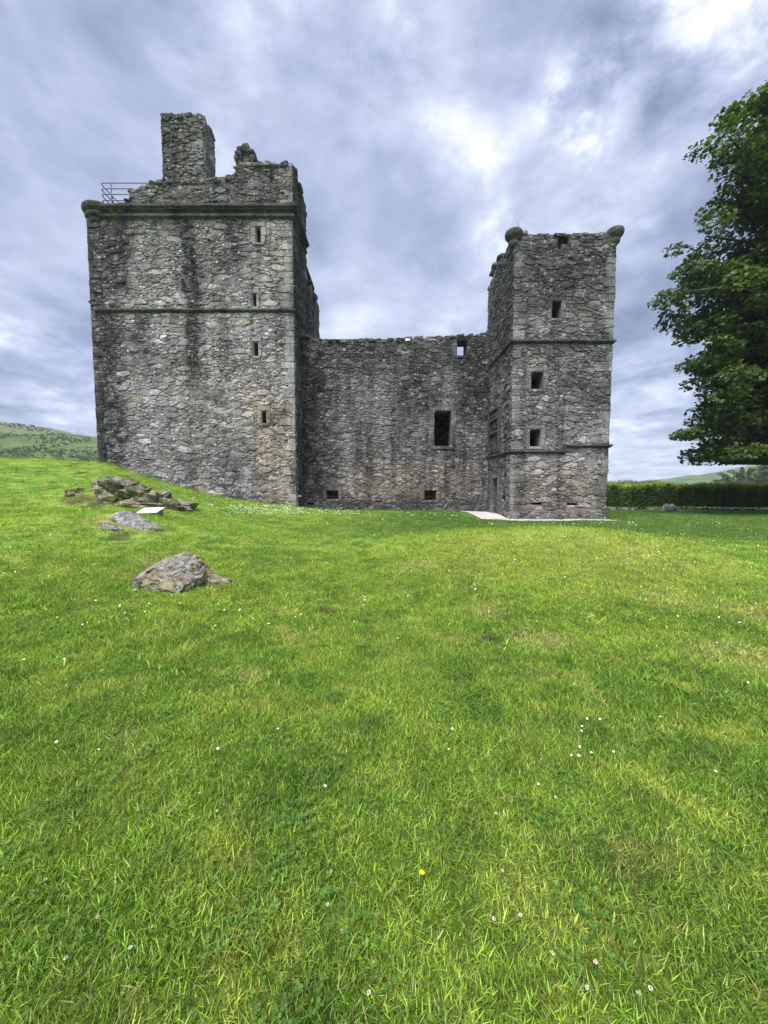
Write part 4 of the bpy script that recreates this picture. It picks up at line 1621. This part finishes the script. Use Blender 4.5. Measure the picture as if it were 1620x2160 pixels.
# ---------------------------------------------------------------- gravel apron
def build_gravel():
    out = [px(978, 1081, 21.4), px(1000, 1093, 18.9), px(1018, 1104, 17.3), px(1308, 1105.5, 17.0), px(1279, 1098, 18.0)]
    poly = [(p.x, p.y) for p in out[:4]] + [(out[3].x - .1, 17.6), (XB - .05, YS + .15), (XA - .02, YS + .15), (XA - .02, YR + .1), (out[0].x - .2, YR + .1)]
    # fine grid clipped to the outline
    def inside(x, y):
        c = False
        for i in range(len(poly)):
            (x0, y0), (x1, y1) = poly[i], poly[(i + 1) % len(poly)]
            if (y0 > y) != (y1 > y) and x < (x1 - x0) * (y - y0) / (y1 - y0) + x0:
                c = not c
        return c
    xs = np.arange(3.6, 11.2, .12); ys = np.arange(16.6, 22.0, .12)
    Xg, Yg = np.meshgrid(xs, ys)
    Z = H(Xg.ravel(), Yg.ravel()).reshape(Xg.shape) + .03
    mb = MB()
    idx = {}
    for j in range(len(ys) - 1):
        for i in range(len(xs) - 1):
            if inside(xs[i] + .06, ys[j] + .06):
                mb.add([(xs[a], ys[b], Z[b, a]) for a, b in ((i, j), (i + 1, j), (i + 1, j + 1), (i, j + 1))], [(0, 1, 2, 3)])
    tag(mb.build('gravel', M['gravel']), 'pale gravel apron laid round the foot of the stair tower', 'gravel', kind='structure')
    rng = random.Random(8)
    pb = MB()
    n = 0
    while n < 2600:
        x, y = rng.uniform(3.6, 11), rng.uniform(16.6, 21.8)
        if inside(x, y):
            s = rng.uniform(.03, .075)
            z = Z[min(len(ys) - 1, int((y - 16.6) / .12)), min(len(xs) - 1, int((x - 3.6) / .12))]
            lump(pb, (x, y, z + .005), (s, s, s * .6), rng, 1, .3, .2, (rng.random(), 0, 0))
            n += 1
    tag(pb.build('pebbles', M['pebble']), 'loose pale pebbles of the gravel by the stair tower', 'pebbles', kind='stuff')


build_gravel()


def ground_hit(u, v):
    d = Vector(ray(u, v)); o = Vector((0, 0, EYE))
    t = .5
    while t < 60:
        p = o + d * t
        if p.z < h(p.x, p.y):
            return p
        t += .02 if t < 6 else .1
    return o + d * 20


# ---------------------------------------------------------------- rocks and sign on the bank
def rock(name, label, blobs, tone, seed, n=7, cat='rock', group=None, rough=.30):
    rng = random.Random(seed)
    mb = MB()
    for (c, s, rz, tl) in blobs:
        lump(mb, c, s, rng, n, .28, rough, (tone * rng.uniform(.8, 1.2), rng.random(), rng.random()), rz, tl)
    # break the surface into facets and cracks
    vv = []
    for v in mb.v:
        p = Vector(v)
        d = noise.noise(p * 2.6) * .05 + noise.noise(p * 6.5) * .03 + noise.noise(p * 14) * .014
        s = (abs(noise.noise(p * 1.7 + Vector((9, 2, 4)))) ** .5 - .5) * .05
        vv.append((v[0] + d * .5, v[1] + d * .4, v[2] + (d + s) * .8))
    mb.v = vv
    o = mb.build(name, M['rock'])
    return tag(o, label, cat, group)


def build_rocks():
    p = px(375, 1215, 5.75); g = h(p.x, p.y)
    rock('boulder', 'low grey boulder crusted with dry moss in the open lawn', [((p.x - .06, p.y + .15, g + .06), (.95, .95, .70), .3, .16), ((p.x - .30, p.y + .05, g + .0), (.72, .8, .52), .5, .22), ((p.x + .05, p.y - .12, g - .02), (.7, .6, .46), -.3, -.1),
         ((p.x + .38, p.y + .15, g - .03), (.8, .42, .30), .1, -.20)], .52, 101, 14, 'boulder', rough=.13)
    p = px(285, 1112, 8.9); g = h(p.x, p.y)
    rock('rock_slab', 'sloping bare grey rock slab half buried in the grass bank', [((p.x + .02, p.y, g - .08), (.95, .7, .42), -.2, -.55), ((p.x + .36, p.y - .15, g - .16), (.5, .4, .34), .2, -.4)], .15, 102, 10, 'rock', rough=.16)
    q = px(240, 1130, 8.3)
    rock('rock_slab', 'small flat stone just showing through the turf of the bank', [((q.x, q.y, h(q.x, q.y) + .0), (.42, .3, .16), .1, -.1)], .5, 108, 6, 'rock')
    p = px(285, 1060, 13.5)
    bl = []
    for (u, v, Y, s) in ((212, 1042, 13.7, (.8, .9, 1.0)), (240, 1040, 13.8, (.9, .9, 1.0)), (268, 1046, 13.7, (.9, .9, .9)), (298, 1052, 13.8, (1.0, .9, .8)), (330, 1060, 14.0, (1.1, .8, .6)), (360, 1068, 14.3, (.9, .8, .42)), (225, 1062, 13.4, (.8, .6, .5)), (262, 1064, 13.4, (.9, .6, .5)), (300, 1068, 13.5, (.9, .5, .4))):
        c = px(u, v, Y)
        gz = h(c.x, c.y)
        bl.append(((c.x, c.y + .45, max(min(c.z - .05, gz + s[2] * .24), gz - .05)), (s[0] * 1.3, s[1] * 1.1, s[2]), .2, -.12))
    rock('outcrop', 'mossy broken rock outcrop cropping out below the tower house', bl, .60, 103, 9, 'rock', rough=.30)
    c = ground_hit(152, 1046)
    rock('outcrop', 'small dark rock at the end of the hollow beside the mossy outcrop', [((c.x, c.y + .1, c.z + .02), (.6, .5, .42), .4, .1)], .6, 104, 7, 'rock')
    c = px(1412, 1073, 24.5)
    rock('boulder', 'lone rounded boulder on the grass in front of the hedge', [((c.x, c.y, h(c.x, c.y) + .16), (.85, .7, .6), .2, .1), ((c.x + .45, c.y + .1, h(c.x, c.y) + .05), (.6, .5, .3), .2, -.1)], .35, 105, 7, 'boulder')
    c = px(1405, 1290, 4.65)
    rock('rock_slab', 'flat stone worn bare in the dry grass of the mound', [((c.x, c.y, h(c.x, c.y) - .005), (.13, .09, .05), .3, .0)], .2, 106, 6, 'rock')
    c = px(1540, 1090, 19.5)
    rng = random.Random(12)
    k = 0
    for u in (1288, 1302, 1318, 1336, 1374, 1392, 1478, 1490, 1512, 1530, 1548, 1566, 1585, 1604):
        c = px(u, 1072, 27.0 if u < 1500 else 25.8)
        z = h(c.x, c.y)
        rock('edging_stone', 'flat dark stone in the low row along the foot of the hedge', [((c.x, c.y, z + .05), (rng.uniform(.35, .6), .3, rng.uniform(.14, .24)), rng.uniform(-.2, .2), 0)], .15, 200 + k, 3, 'stone', 'stones along the hedge foot')
        k += 1
    # low board on a plinth
    a, b = px(291, 1082, 12.1), px(335, 1080, 12.1)
    zc = (a.z + b.z) / 2
    T = empty('information_board', ((a.x + b.x) / 2, 12.2, h((a.x + b.x) / 2, 12.2)), 'low pale information board set in the grass below the rocks', 'sign')
    mb = MB()
    y0, y1 = 12.02, 12.45
    vs = [(a.x, y0, zc - .03), (b.x, y0, zc - .005), (b.x, y1, zc + .12), (a.x, y1, zc + .10)]
    vs += [(x, y, z + .03) for x, y, z in vs]
    mb.add(vs, [(3, 2, 1, 0), (4, 5, 6, 7), (0, 1, 5, 4), (1, 2, 6, 5), (2, 3, 7, 6), (3, 0, 4, 7)])
    mb.build('board', M['sign'], T)
    mb = MB()
    vs = [(a.x + .04, y0 + .05, zc - .6), (b.x - .04, y0 + .05, zc - .6), (b.x - .04, y1 - .04, zc - .6), (a.x + .04, y1 - .04, zc - .6),
          (a.x + .04, y0 + .05, zc - .015), (b.x - .04, y0 + .05, zc + .005), (b.x - .04, y1 - .04, zc + .105), (a.x + .04, y1 - .04, zc + .085)]
    mb.add(vs, [(3, 2, 1, 0), (4, 5, 6, 7), (0, 1, 5, 4), (1, 2, 6, 5), (2, 3, 7, 6), (3, 0, 4, 7)])
    mb.build('plinth', M['post'], T)


build_rocks()


# ---------------------------------------------------------------- foliage
def leaves(name, C, Nrm, size, mat, tone, rs, parent=None, aspect=.62):
    """bent leaf-shaped faces at points C facing Nrm"""
    n = len(C)
    Nrm = Nrm / np.linalg.norm(Nrm, axis=1, keepdims=True)
    r = rs.normal(size=(n, 3))
    A = np.cross(Nrm, r); A /= np.linalg.norm(A, axis=1, keepdims=True) + 1e-9
    B = np.cross(Nrm, A)
    s = (size * rs.uniform(.6, 1.35, n))[:, None]
    w = s * aspect
    bend = Nrm * s * .22
    V = np.stack([C - A * s * .5, C - B * w * .5 + bend * .5 + A * s * .05, C + A * s * .5 - bend * .6, C + B * w * .5 + bend * .5 + A * s * .05], 1).reshape(-1, 3)
    i = np.arange(n) * 4
    Fc = np.concatenate([np.stack([i, i + 1, i + 2], 1), np.stack([i, i + 2, i + 3], 1)])
    T = np.repeat(tone, 4, axis=0)
    return np_mesh(name, V, Fc, mat, T, parent)


def build_big_tree():
    TX, TY = 23.9, 21.0
    g = h(TX, TY)
    T = empty('sycamore_tree', (TX, TY, g), 'tall dark green sycamore tree overhanging the lawn beside the hedge', 'tree')
    rng = random.Random(77); rs = np.random.RandomState(77)
    zs = [3.0, 5, 8, 10.5, 13, 16.5, 18.0, 20, 22.5, 24.5, 26]
    rr = [6.8, 8.4, 8.6, 9.2, 8.6, 6.6, 6.4, 6.0, 4.0, 2.4, .8]
    tr = MB()
    tube(tr, [(TX, TY, g - .4), (TX, TY, g + .3), (TX + .1, TY, g + 3), (TX - .1, TY + .2, g + 9), (TX + .2, TY, g + 16), (TX, TY, g + 24)], [.95, .7, .55, .45, .28, .06], 12)
    clumps = []

    def limb(z0, az, length, rise, parent):
        a = Vector((TX, TY, g + z0))
        d = Vector((math.cos(az), math.sin(az), 0))
        pts, n = [], 6
        for i in range(n + 1):
            s = i / n
            p = a + d * length * s + Vector((0, 0, rise * math.sin(s * 1.9) * .9))
            p += Vector((noise.noise(p * .5) * .5, noise.noise(p * .5 + Vector((5, 5, 5))) * .5, noise.noise(p * .4) * .4)) * s
            pts.append(p)
        rad = .05 + .013 * length
        mb = MB()
        tube(mb, pts, [rad * (1 - .85 * i / n) + .012 for i in range(n + 1)], 6)
        mb.build('limb', M['bark'], trunk)
        for i in range(2, n + 1):
            s = i / n
            for k in range(3 if i < n else 2):
                sidev = d.cross(Vector((0, 0, 1))) * rng.gauss(0, .55) * (1.5 + length * .16) * (1.15 - s * .6)
                c = pts[i] + sidev + Vector((0, 0, rng.uniform(-.35, .55))) + d * rng.uniform(-.6, .15)
                clumps.append((c, rng.uniform(.7, 1.35) * (1.05 - .35 * s), d))
    trunk = tr.build('trunk', M['bark'], T)
    # limbs whose ends show against the sky
    for (u, v, dz) in ((1492, 290, 1.0), (1405, 560, 1.6), (1378, 660, .9), (1418, 782, 1.0), (1415, 905, .6), (1462, 962, .2), (1455, 485, 1.6), (1500, 230, .9), (1515, 345, 1.2), (1530, 400, 1.4), (1470, 720, 1.2), (1450, 850, .9), (1590, 175, 1.0), (1500, 960, .2), (1420, 590, 1.2), (1440, 810, 1.)):
        p = px(u, v, TY - rng.uniform(.5, 2.5))
        dx, dy = p.x - TX, p.y - TY
        L = math.hypot(dx, dy)
        limb(max(2.4, p.z - g - dz), math.atan2(dy, dx), L - .9, dz, T)
    for i in range(86):
        z = 2.6 + 23 * (i + rng.random()) / 86
        r = float(np.interp(z, zs, rr)) * rng.uniform(.58, .86)
        limb(max(2.4, z - r * .18), i * 2.399 + rng.uniform(-.3, .3), r, r * .18, T)
    C, N, S = [], [], []
    for (c, r, d) in clumps:
        n = int(165 * r * r) + 45
        q = rs.normal(size=(n, 3)); q /= np.linalg.norm(q, axis=1, keepdims=True)
        q *= (rs.uniform(.25, 1, n) ** .5)[:, None]
        q *= np.array([r * 1.15, r * 1.15, r * .52])
        C.append(q + np.array(c)); 
        nn = rs.normal(size=(n, 3)) * .45 + np.array([d.x * .45, d.y * .45, .75])
        N.append(nn)
        base = rng.gauss(.42, .2)
        yel = max(0, rng.gauss(-.05, .22))
        S.append(np.stack([np.clip(base + rs.normal(0, .2, n), 0, 1), np.clip(yel + rs.normal(0, .1, n), 0, .8), rs.uniform(0, 1, n)], 1))
    C, N, S = np.concatenate(C), np.concatenate(N), np.concatenate(S)
    keep = C[:, 2] > g + 2.9
    leaves('crown', C[keep], N[keep], .23, M['tree_leaf'], S[keep], rs, T, .75)
    print('tree leaves', keep.sum())


build_big_tree()


def build_hedge():
    rs = np.random.RandomState(5); rng = random.Random(5)
    line = [(8.0, 29.0), (24.0, 28.3), (27.0, 27.6), (44.0, 25.5)]
    T = empty('hedge', (20, 28.5, -.05), 'long clipped beech hedge beyond the lawn, its lit top painted pale', 'hedge')
    C, N, S = [], [], []
    for (p, q) in zip(line, line[1:]):
        L = math.hypot(q[0] - p[0], q[1] - p[1])
        tx, ty = (q[0] - p[0]) / L, (q[1] - p[1]) / L
        nx, ny = ty, -tx
        n = int(L * 1700)
        s = rs.uniform(0, L, n); w = rs.uniform(-.6, .6, n); z = rs.uniform(.06, 1, n) ** .85
        which = rs.uniform(0, 1, n)
        face = which < .62
        w = np.where(face, -.55 + np.abs(rs.normal(0, .13, n)), w)
        z = np.where(face, z, 1 - np.abs(rs.normal(0, .07, n)))
        bul = .10 * np.sin(s * 2.1) + .09 * np.sin(s * 5.3 + 1) + .05 * np.sin(s * 11)
        topz = 1.70 + .05 * np.sin(s * 1.7) + .05 * np.sin(s * 4.9 + 2) + .05 * np.sin(s * 13.1) + rs.exponential(.035, n) + .012 * (s if p[0] > 20 else 0)
        x = p[0] + tx * s - nx * 0 + nx * (-(w)) + nx * bul * 0
        y = p[1] + ty * s + ny * (-(w)) + ny * bul * face
        gz = H(x, y)
        zz = gz + z * topz + np.where(face, .0, rs.uniform(0, .1, n))
        C.append(np.stack([x, y, zz], 1))
        nn = rs.normal(size=(n, 3)) * .6 + np.where(face[:, None], np.array([[nx, ny, .5]]), np.array([[0, 0, 1.0]]))
        N.append(nn)
        nn[z > .84] += np.array([[-nx * .2, -ny * .2, 1.3]])
        lit_top = np.clip((z - .76 + rs.normal(0, .05, n)) / .14, 0, 1)  # upper leaves painted paler for light falling on the hedge top
        S.append(np.stack([np.clip(rs.normal(.35, .22, n), 0, 1), np.clip(lit_top * rs.uniform(.55, 1.0, n), 0, 1), rs.uniform(0, 1, n)], 1))
        # dense heart of twigs
        k = 0
        while k < L:
            mb = MB()
            x, y = p[0] + tx * k, p[1] + ty * k
            g = h(x, y)
            j = rng.uniform(-.1, .1)
            tube(mb, [(x + j, y - .1, g - .1), (x + j + rng.uniform(-.08, .08), y - .05, g + .5), (x + j + rng.uniform(-.15, .15), y, g + 1.2)], [.05, .035, .02], 6)
            mb.build('stem', M['bark'], T)
            k += rng.uniform(.3, 1.5)
    leaves('foliage', np.concatenate(C), np.concatenate(N), .12, M['hedge_leaf'], np.concatenate(S), rs, T, .7)
    hb = MB()
    for (p, q) in zip(line, line[1:]):
        n = 24
        for i in range(n):
            a, b = i / n, (i + 1) / n
            x, y = p[0] + (q[0] - p[0]) * (a + b) / 2, p[1] + (q[1] - p[1]) * (a + b) / 2
            lump(hb, (x, y, h(x, y) + .86), ((q[0] - p[0]) / n * 1.25, .62, 1.4), rng, 3, .8, .06, (.0, 0, 0))
    hb.build('inner_twigs', M['hedge_leaf'], T)


build_hedge()


# ---------------------------------------------------------------- hills and far trees
def hill(name, label, cx, cy, w, d, hgt, seed, prof, res=90):
    """terrain mound; prof gives the ridge height along x (0..1)"""
    xs = np.linspace(-1, 1, res); ys = np.linspace(-1, 1, res // 2)
    X, Yg = np.meshgrid(xs, ys)
    rid = np.interp(X, [p[0] for p in prof], [p[1] for p in prof])
    fall = np.clip(np.cos(Yg * math.pi / 2), 0, 1)
    x, y = cx + X * w, cy + Yg * d
    Z = hgt * rid * fall ** .8
    Z = Z + fall * hgt * (.05 * _wave(x.ravel(), y.ravel(), seed, w * .16) + .025 * _wave(x.ravel(), y.ravel(), seed + 1, w * .05) + .015 * _wave(x.ravel(), y.ravel(), seed + 2, w * .02)).reshape(X.shape)
    V = np.stack([x.ravel(), y.ravel(), Z.ravel() - 1.2], 1)
    nx, ny = res, res // 2
    i = np.arange((ny - 1) * (nx - 1)); r, c = i // (nx - 1), i % (nx - 1)
    a = r * nx + c
    o = np_mesh(name, V, np.stack([a, a + 1, a + nx + 1, a + nx], 1), M['hill'], smooth=True)
    tag(o, label, 'hill', kind='structure')

    def hz(px_, py_):
        X_, Y_ = (px_ - cx) / w, (py_ - cy) / d
        return hgt * float(np.interp(X_, [p[0] for p in prof], [p[1] for p in prof])) * max(0, math.cos(Y_ * math.pi / 2)) ** .8 - 1.2
    return hz


def bush_cloud(pts, rs, n_each, leaf, spread):
    C, N, S = [], [], []
    for (x, y, z, r) in pts:
        n = n_each
        q = rs.normal(size=(n, 3)); q /= np.linalg.norm(q, axis=1, keepdims=True)
        q[:, 2] = np.abs(q[:, 2]) * .9
        q *= (rs.uniform(.5, 1, n))[:, None] * r
        C.append(q + np.array([x, y, z])); N.append(q + rs.normal(size=(n, 3)) * r * .4 + np.array([0, 0, r * .3]))
        b = rs.uniform(.1, .9)
        S.append(np.stack([np.clip(b + rs.normal(0, .15, n), 0, 1), rs.uniform(0, 1, n), rs.uniform(0, 1, n)], 1))
    return np.concatenate(C), np.concatenate(N), np.concatenate(S)


def far_tree(x, y, gz, hgt, kind, seed, label, group):
    rs = np.random.RandomState(seed); rng = random.Random(seed)
    T = empty('conifer_tree' if kind == 'conifer' else 'broadleaf_tree', (x, y, gz), label, 'tree', group)
    mb = MB()
    tube(mb, [(x, y, gz - .5), (x, y, gz + hgt * .5), (x, y, gz + hgt * .95)], [hgt * .03, hgt * .02, hgt * .004], 6)
    mb.build('trunk', M['bark'], T)
    pts = []
    if kind == 'conifer':
        for k in range(26):
            s = k / 26
            r = hgt * .17 * (1 - s) + .2
            a = k * 2.4
            pts.append((x + math.cos(a) * r * .6, y + math.sin(a) * r * .6, gz + hgt * (.12 + .86 * s) - r * .3, r * .75 + .15))
    else:
        for k in range(22):
            s = rng.random()
            r = hgt * .30 * math.sin(math.pi * (.18 + .78 * s)) ** .7
            a = k * 2.4
            pts.append((x + math.cos(a) * r * .75, y + math.sin(a) * r * .75, gz + hgt * (.22 + .68 * s), hgt * rng.uniform(.10, .17)))
    C, N, S = bush_cloud(pts, rs, 90, 1, 1)
    leaves('crown', C, N, hgt * .045, M['far_leaf'], S, rs, T, .8)


def build_far():
    # hill to the left of the tower house
    hz = hill('hill', 'green bracken hillside with a rocky crest beyond the bank', -190, 205, 190, 110, 34, 21,
              [(-1, .5), (-.5, .9), (-.1, 1.02), (.05, 1.0), (.14, .84), (.22, .82), (.30, .74), (.42, .70), (.6, .52), (.8, .26), (1, .0)])
    hz2 = hill('hill', 'long pale green hill rising behind the hedge to the right', 415, 450, 380, 120, 50, 31,
               [(-1, 0), (-.4, .07), (-.23, .17), (-.16, .25), (-.055, .37), (.03, .48), (.09, .60), (.3, .9), (.6, 1), (1, .6)])
    hill('hill', 'low wooded ridge far off behind the castle', 190, 575, 450, 75, 11, 41, [(-1, .6), (-.5, .7), (-.2, .85), (.1, .95), (.3, .6), (1, .4)])
    rs = np.random.RandomState(9); rng = random.Random(9)
    pts = []
    for k in range(2200):
        y = rng.uniform(100, 215); u = rng.uniform(-120, 215)
        x = (u - 810) / F_PX * y
        pts.append((x, y, hz(x, y), rng.uniform(.3, 1.1) * (1.2 if hz(x, y) < 14 else .5)))
    C, N, S = bush_cloud(pts, rs, 22, 1, 1)
    tag(leaves('bracken', C, N, .5, M['bracken'], S, rs), 'scrub and bracken spread over the left hillside', 'scrub', kind='stuff')
    pts = []
    for k in range(260):
        y = rng.uniform(240, 290); u = rng.uniform(1180, 1470)
        x = (u - 810) / F_PX * y
        f = 1 if u < 1385 else .45
        pts.append((x, y, 0, rng.uniform(4.2, 7.6) * f))
    C, N, S = bush_cloud(pts, rs, 110, 1, 1)
    tag(leaves('far_wood', C, N, .9, M['far_leaf'], S, rs), 'far belt of woodland along the horizon beyond the hedge', 'woodland', kind='stuff')
    spots = [(1522, 120, 7.0, 'b'), (1545, 126, 8.2, 'b'), (1562, 128, 9.2, 'c'), (1577, 130, 8.8, 'c'), (1590, 118, 8.6, 'b'), (1610, 112, 9.0, 'b'), (1632, 114, 9.5, 'b'), (1605, 150, 12.0, 'c'), (1508, 128, 5.2, 'b'), (1655, 112, 10.5, 'b')]
    for i, (u, y, hg, k) in enumerate(spots):
        x = (u - 810) / F_PX * y
        if k == 'c':
            far_tree(x, y, -1.0, hg, 'conifer', 300 + i, 'pointed conifer rising among the far trees over the hedge', 'trees beyond the hedge')
        else:
            far_tree(x, y, -1.0, hg, 'broadleaf', 300 + i, 'round leafy tree in the clump far over the hedge', 'trees beyond the hedge')


build_far()


# ---------------------------------------------------------------- flowers, fallen leaves
def build_flowers():
    rng = random.Random(44)
    for (u, v) in ((779, 2120), (1048, 1731), (1176, 1700), (1258, 2055), (1375, 2113), (278, 2018), (140, 2042), (322, 1980), (207, 1953), (694, 1933), (722, 1987), (1043, 1964), (1102, 1958), (1057, 1852),
                   (462, 1725), (281, 1586), (1351, 2120), (1243, 2110), (1165, 2042), (97, 1874), (418, 1692)):
        p = ground_hit(u, v)
        T = empty('clover_flower', p, 'small white clover flower head in the near lawn', 'flower', 'clover flowers in the near lawn')
        mb = MB()
        tp = p + Vector((rng.uniform(-.008, .008), rng.uniform(-.008, .008), .040))
        tube(mb, [p - Vector((0, 0, .01)), tp], [.0014, .0012], 5)
        mb.build('stalk', M['stalk'], T)
        mb = MB()
        for k in range(26):
            z = rng.uniform(-.5, 1); a = k * 2.4
            r = math.sqrt(max(0, 1 - z * z))
            d = Vector((r * math.cos(a), r * math.sin(a), z)); s = rng.uniform(.0042, .006)
            e = d.orthogonal().normalized() * .0022
            mb.add([tp + d * .002 - e, tp + d * .002 + e, tp + d * s + e * .9, tp + d * s * 1.15, tp + d * s - e * .9], [(0, 1, 2, 3, 4)])
        mb.build('petals', M['clover_head'], T)
    p = ground_hit(890, 1872)
    T = empty('buttercup', p, 'single yellow buttercup flower standing in the lawn', 'flower')
    mb = MB()
    tp = p + Vector((0, 0, .06))
    tube(mb, [p - Vector((0, 0, .01)), tp], [.0016, .0013], 5)
    mb.build('stalk', M['stalk'], T)
    for k in range(5):
        a = k * 1.2566
        d, e = Vector((math.cos(a), math.sin(a), .35)), Vector((-math.sin(a), math.cos(a), 0))
        mb = MB()
        mb.add([tp, tp + d * .003 - e * .0042, tp + d * .0078 - e * .0042, tp + d * .009, tp + d * .0078 + e * .0042, tp + d * .003 + e * .0042], [(0, 1, 2, 3), (0, 3, 4, 5)])
        mb.build('petal', M['buttercup'], T)
    mb = MB()
    lump(mb, tp + Vector((0, 0, .003)), (.008, .008, .006), rng, 1, .2, .1)
    mb.build('flower_centre', M['buttercup'], T)
    for (u, v, lb) in ((360, 1728, 'red dead leaf lying curled in the grass'), (177, 1855, 'small brown dead leaf beside a pale grass stem')):
        p = ground_hit(u, v) + Vector((0, 0, .04))
        mb = MB()
        s = .010
        mb.add([p + Vector(q) * s for q in ((-1, 0, .2), (-.3, -.5, 0), (.5, -.45, .25), (1.2, 0, 0), (.5, .5, .5), (-.3, .5, .3), (.1, 0, -.15))], [(0, 1, 6), (1, 2, 6), (2, 3, 6), (3, 4, 6), (4, 5, 6), (5, 0, 6)])
        tag(mb.build('fallen_leaf', M['deadleaf']), lb, 'leaf')
    # daisies too many to count: thick by the castle foot, scattered elsewhere
    rs = np.random.RandomState(2)
    P = []
    for (u0, u1, v0, v1, n) in ((480, 760, 1066, 1086, 620), (400, 640, 1045, 1075, 120), (760, 1000, 1080, 1092, 80), (620, 1000, 1085, 1110, 40), (1000, 1350, 1104, 1112, 50), (1290, 1620, 1080, 1200, 110), (1000, 1620, 1120, 1330, 30), (0, 1000, 1100, 1330, 45),
                                (100, 500, 1180, 1330, 14), (1180, 1340, 1530, 1610, 8), (0, 1620, 1330, 1700, 16)):
        for _ in range(n):
            P.append((rs.uniform(u0, u1), rs.uniform(v0, v1)))
    mb = MB()
    for (u, v) in P:
        p = ground_hit(u, v)
        if p.y > YR - .15 or (p.x < -4.6 and p.y > YL - .1) or (p.x > 3.9 and p.y > 17.1 and p.x < 11):
            continue
        r = rng.uniform(.0036, .0065) * (1.0 + .18 * min(16, p.y))
        c = p + Vector((0, 0, rng.uniform(.035, .06)))
        tl = Vector((rng.uniform(-.3, .3), rng.uniform(-.6, .1), 1)).normalized()
        e = tl.orthogonal().normalized(); g = tl.cross(e)
        ring = [c + (e * math.cos(k * 1.047) + g * math.sin(k * 1.047)) * r for k in range(6)]
        mb.add([c + tl * r * .25] + ring, [(0, k + 1, (k + 1) % 6 + 1) for k in range(6)])
    tag(mb.build('daisies', M['petal']), 'drift of tiny white daisies thickest along the castle foot', 'daisies', kind='stuff')


build_flowers()


# ---------------------------------------------------------------- air
def build_haze():
    mb = MB()
    box(mb, -470, 860, -60, 700, -6, 56)
    m = bpy.data.materials.new('haze'); m.use_nodes = True
    t = NT(m.node_tree); t.n.clear()
    out = t.node('ShaderNodeOutputMaterial')
    v = t.node('ShaderNodeVolumePrincipled')
    v.inputs['Color'].default_value = (.80, .88, 1.0, 1)
    v.inputs['Density'].default_value = .00036
    t.l.new(v.outputs[0], out.inputs['Volume'])
    o = mb.build('haze', m)
    tag(o, 'thin pale blue haze over the distant hills', 'haze', kind='stuff')


HAZE = True
if HAZE:
    build_haze()
print('objects', len(bpy.data.objects))
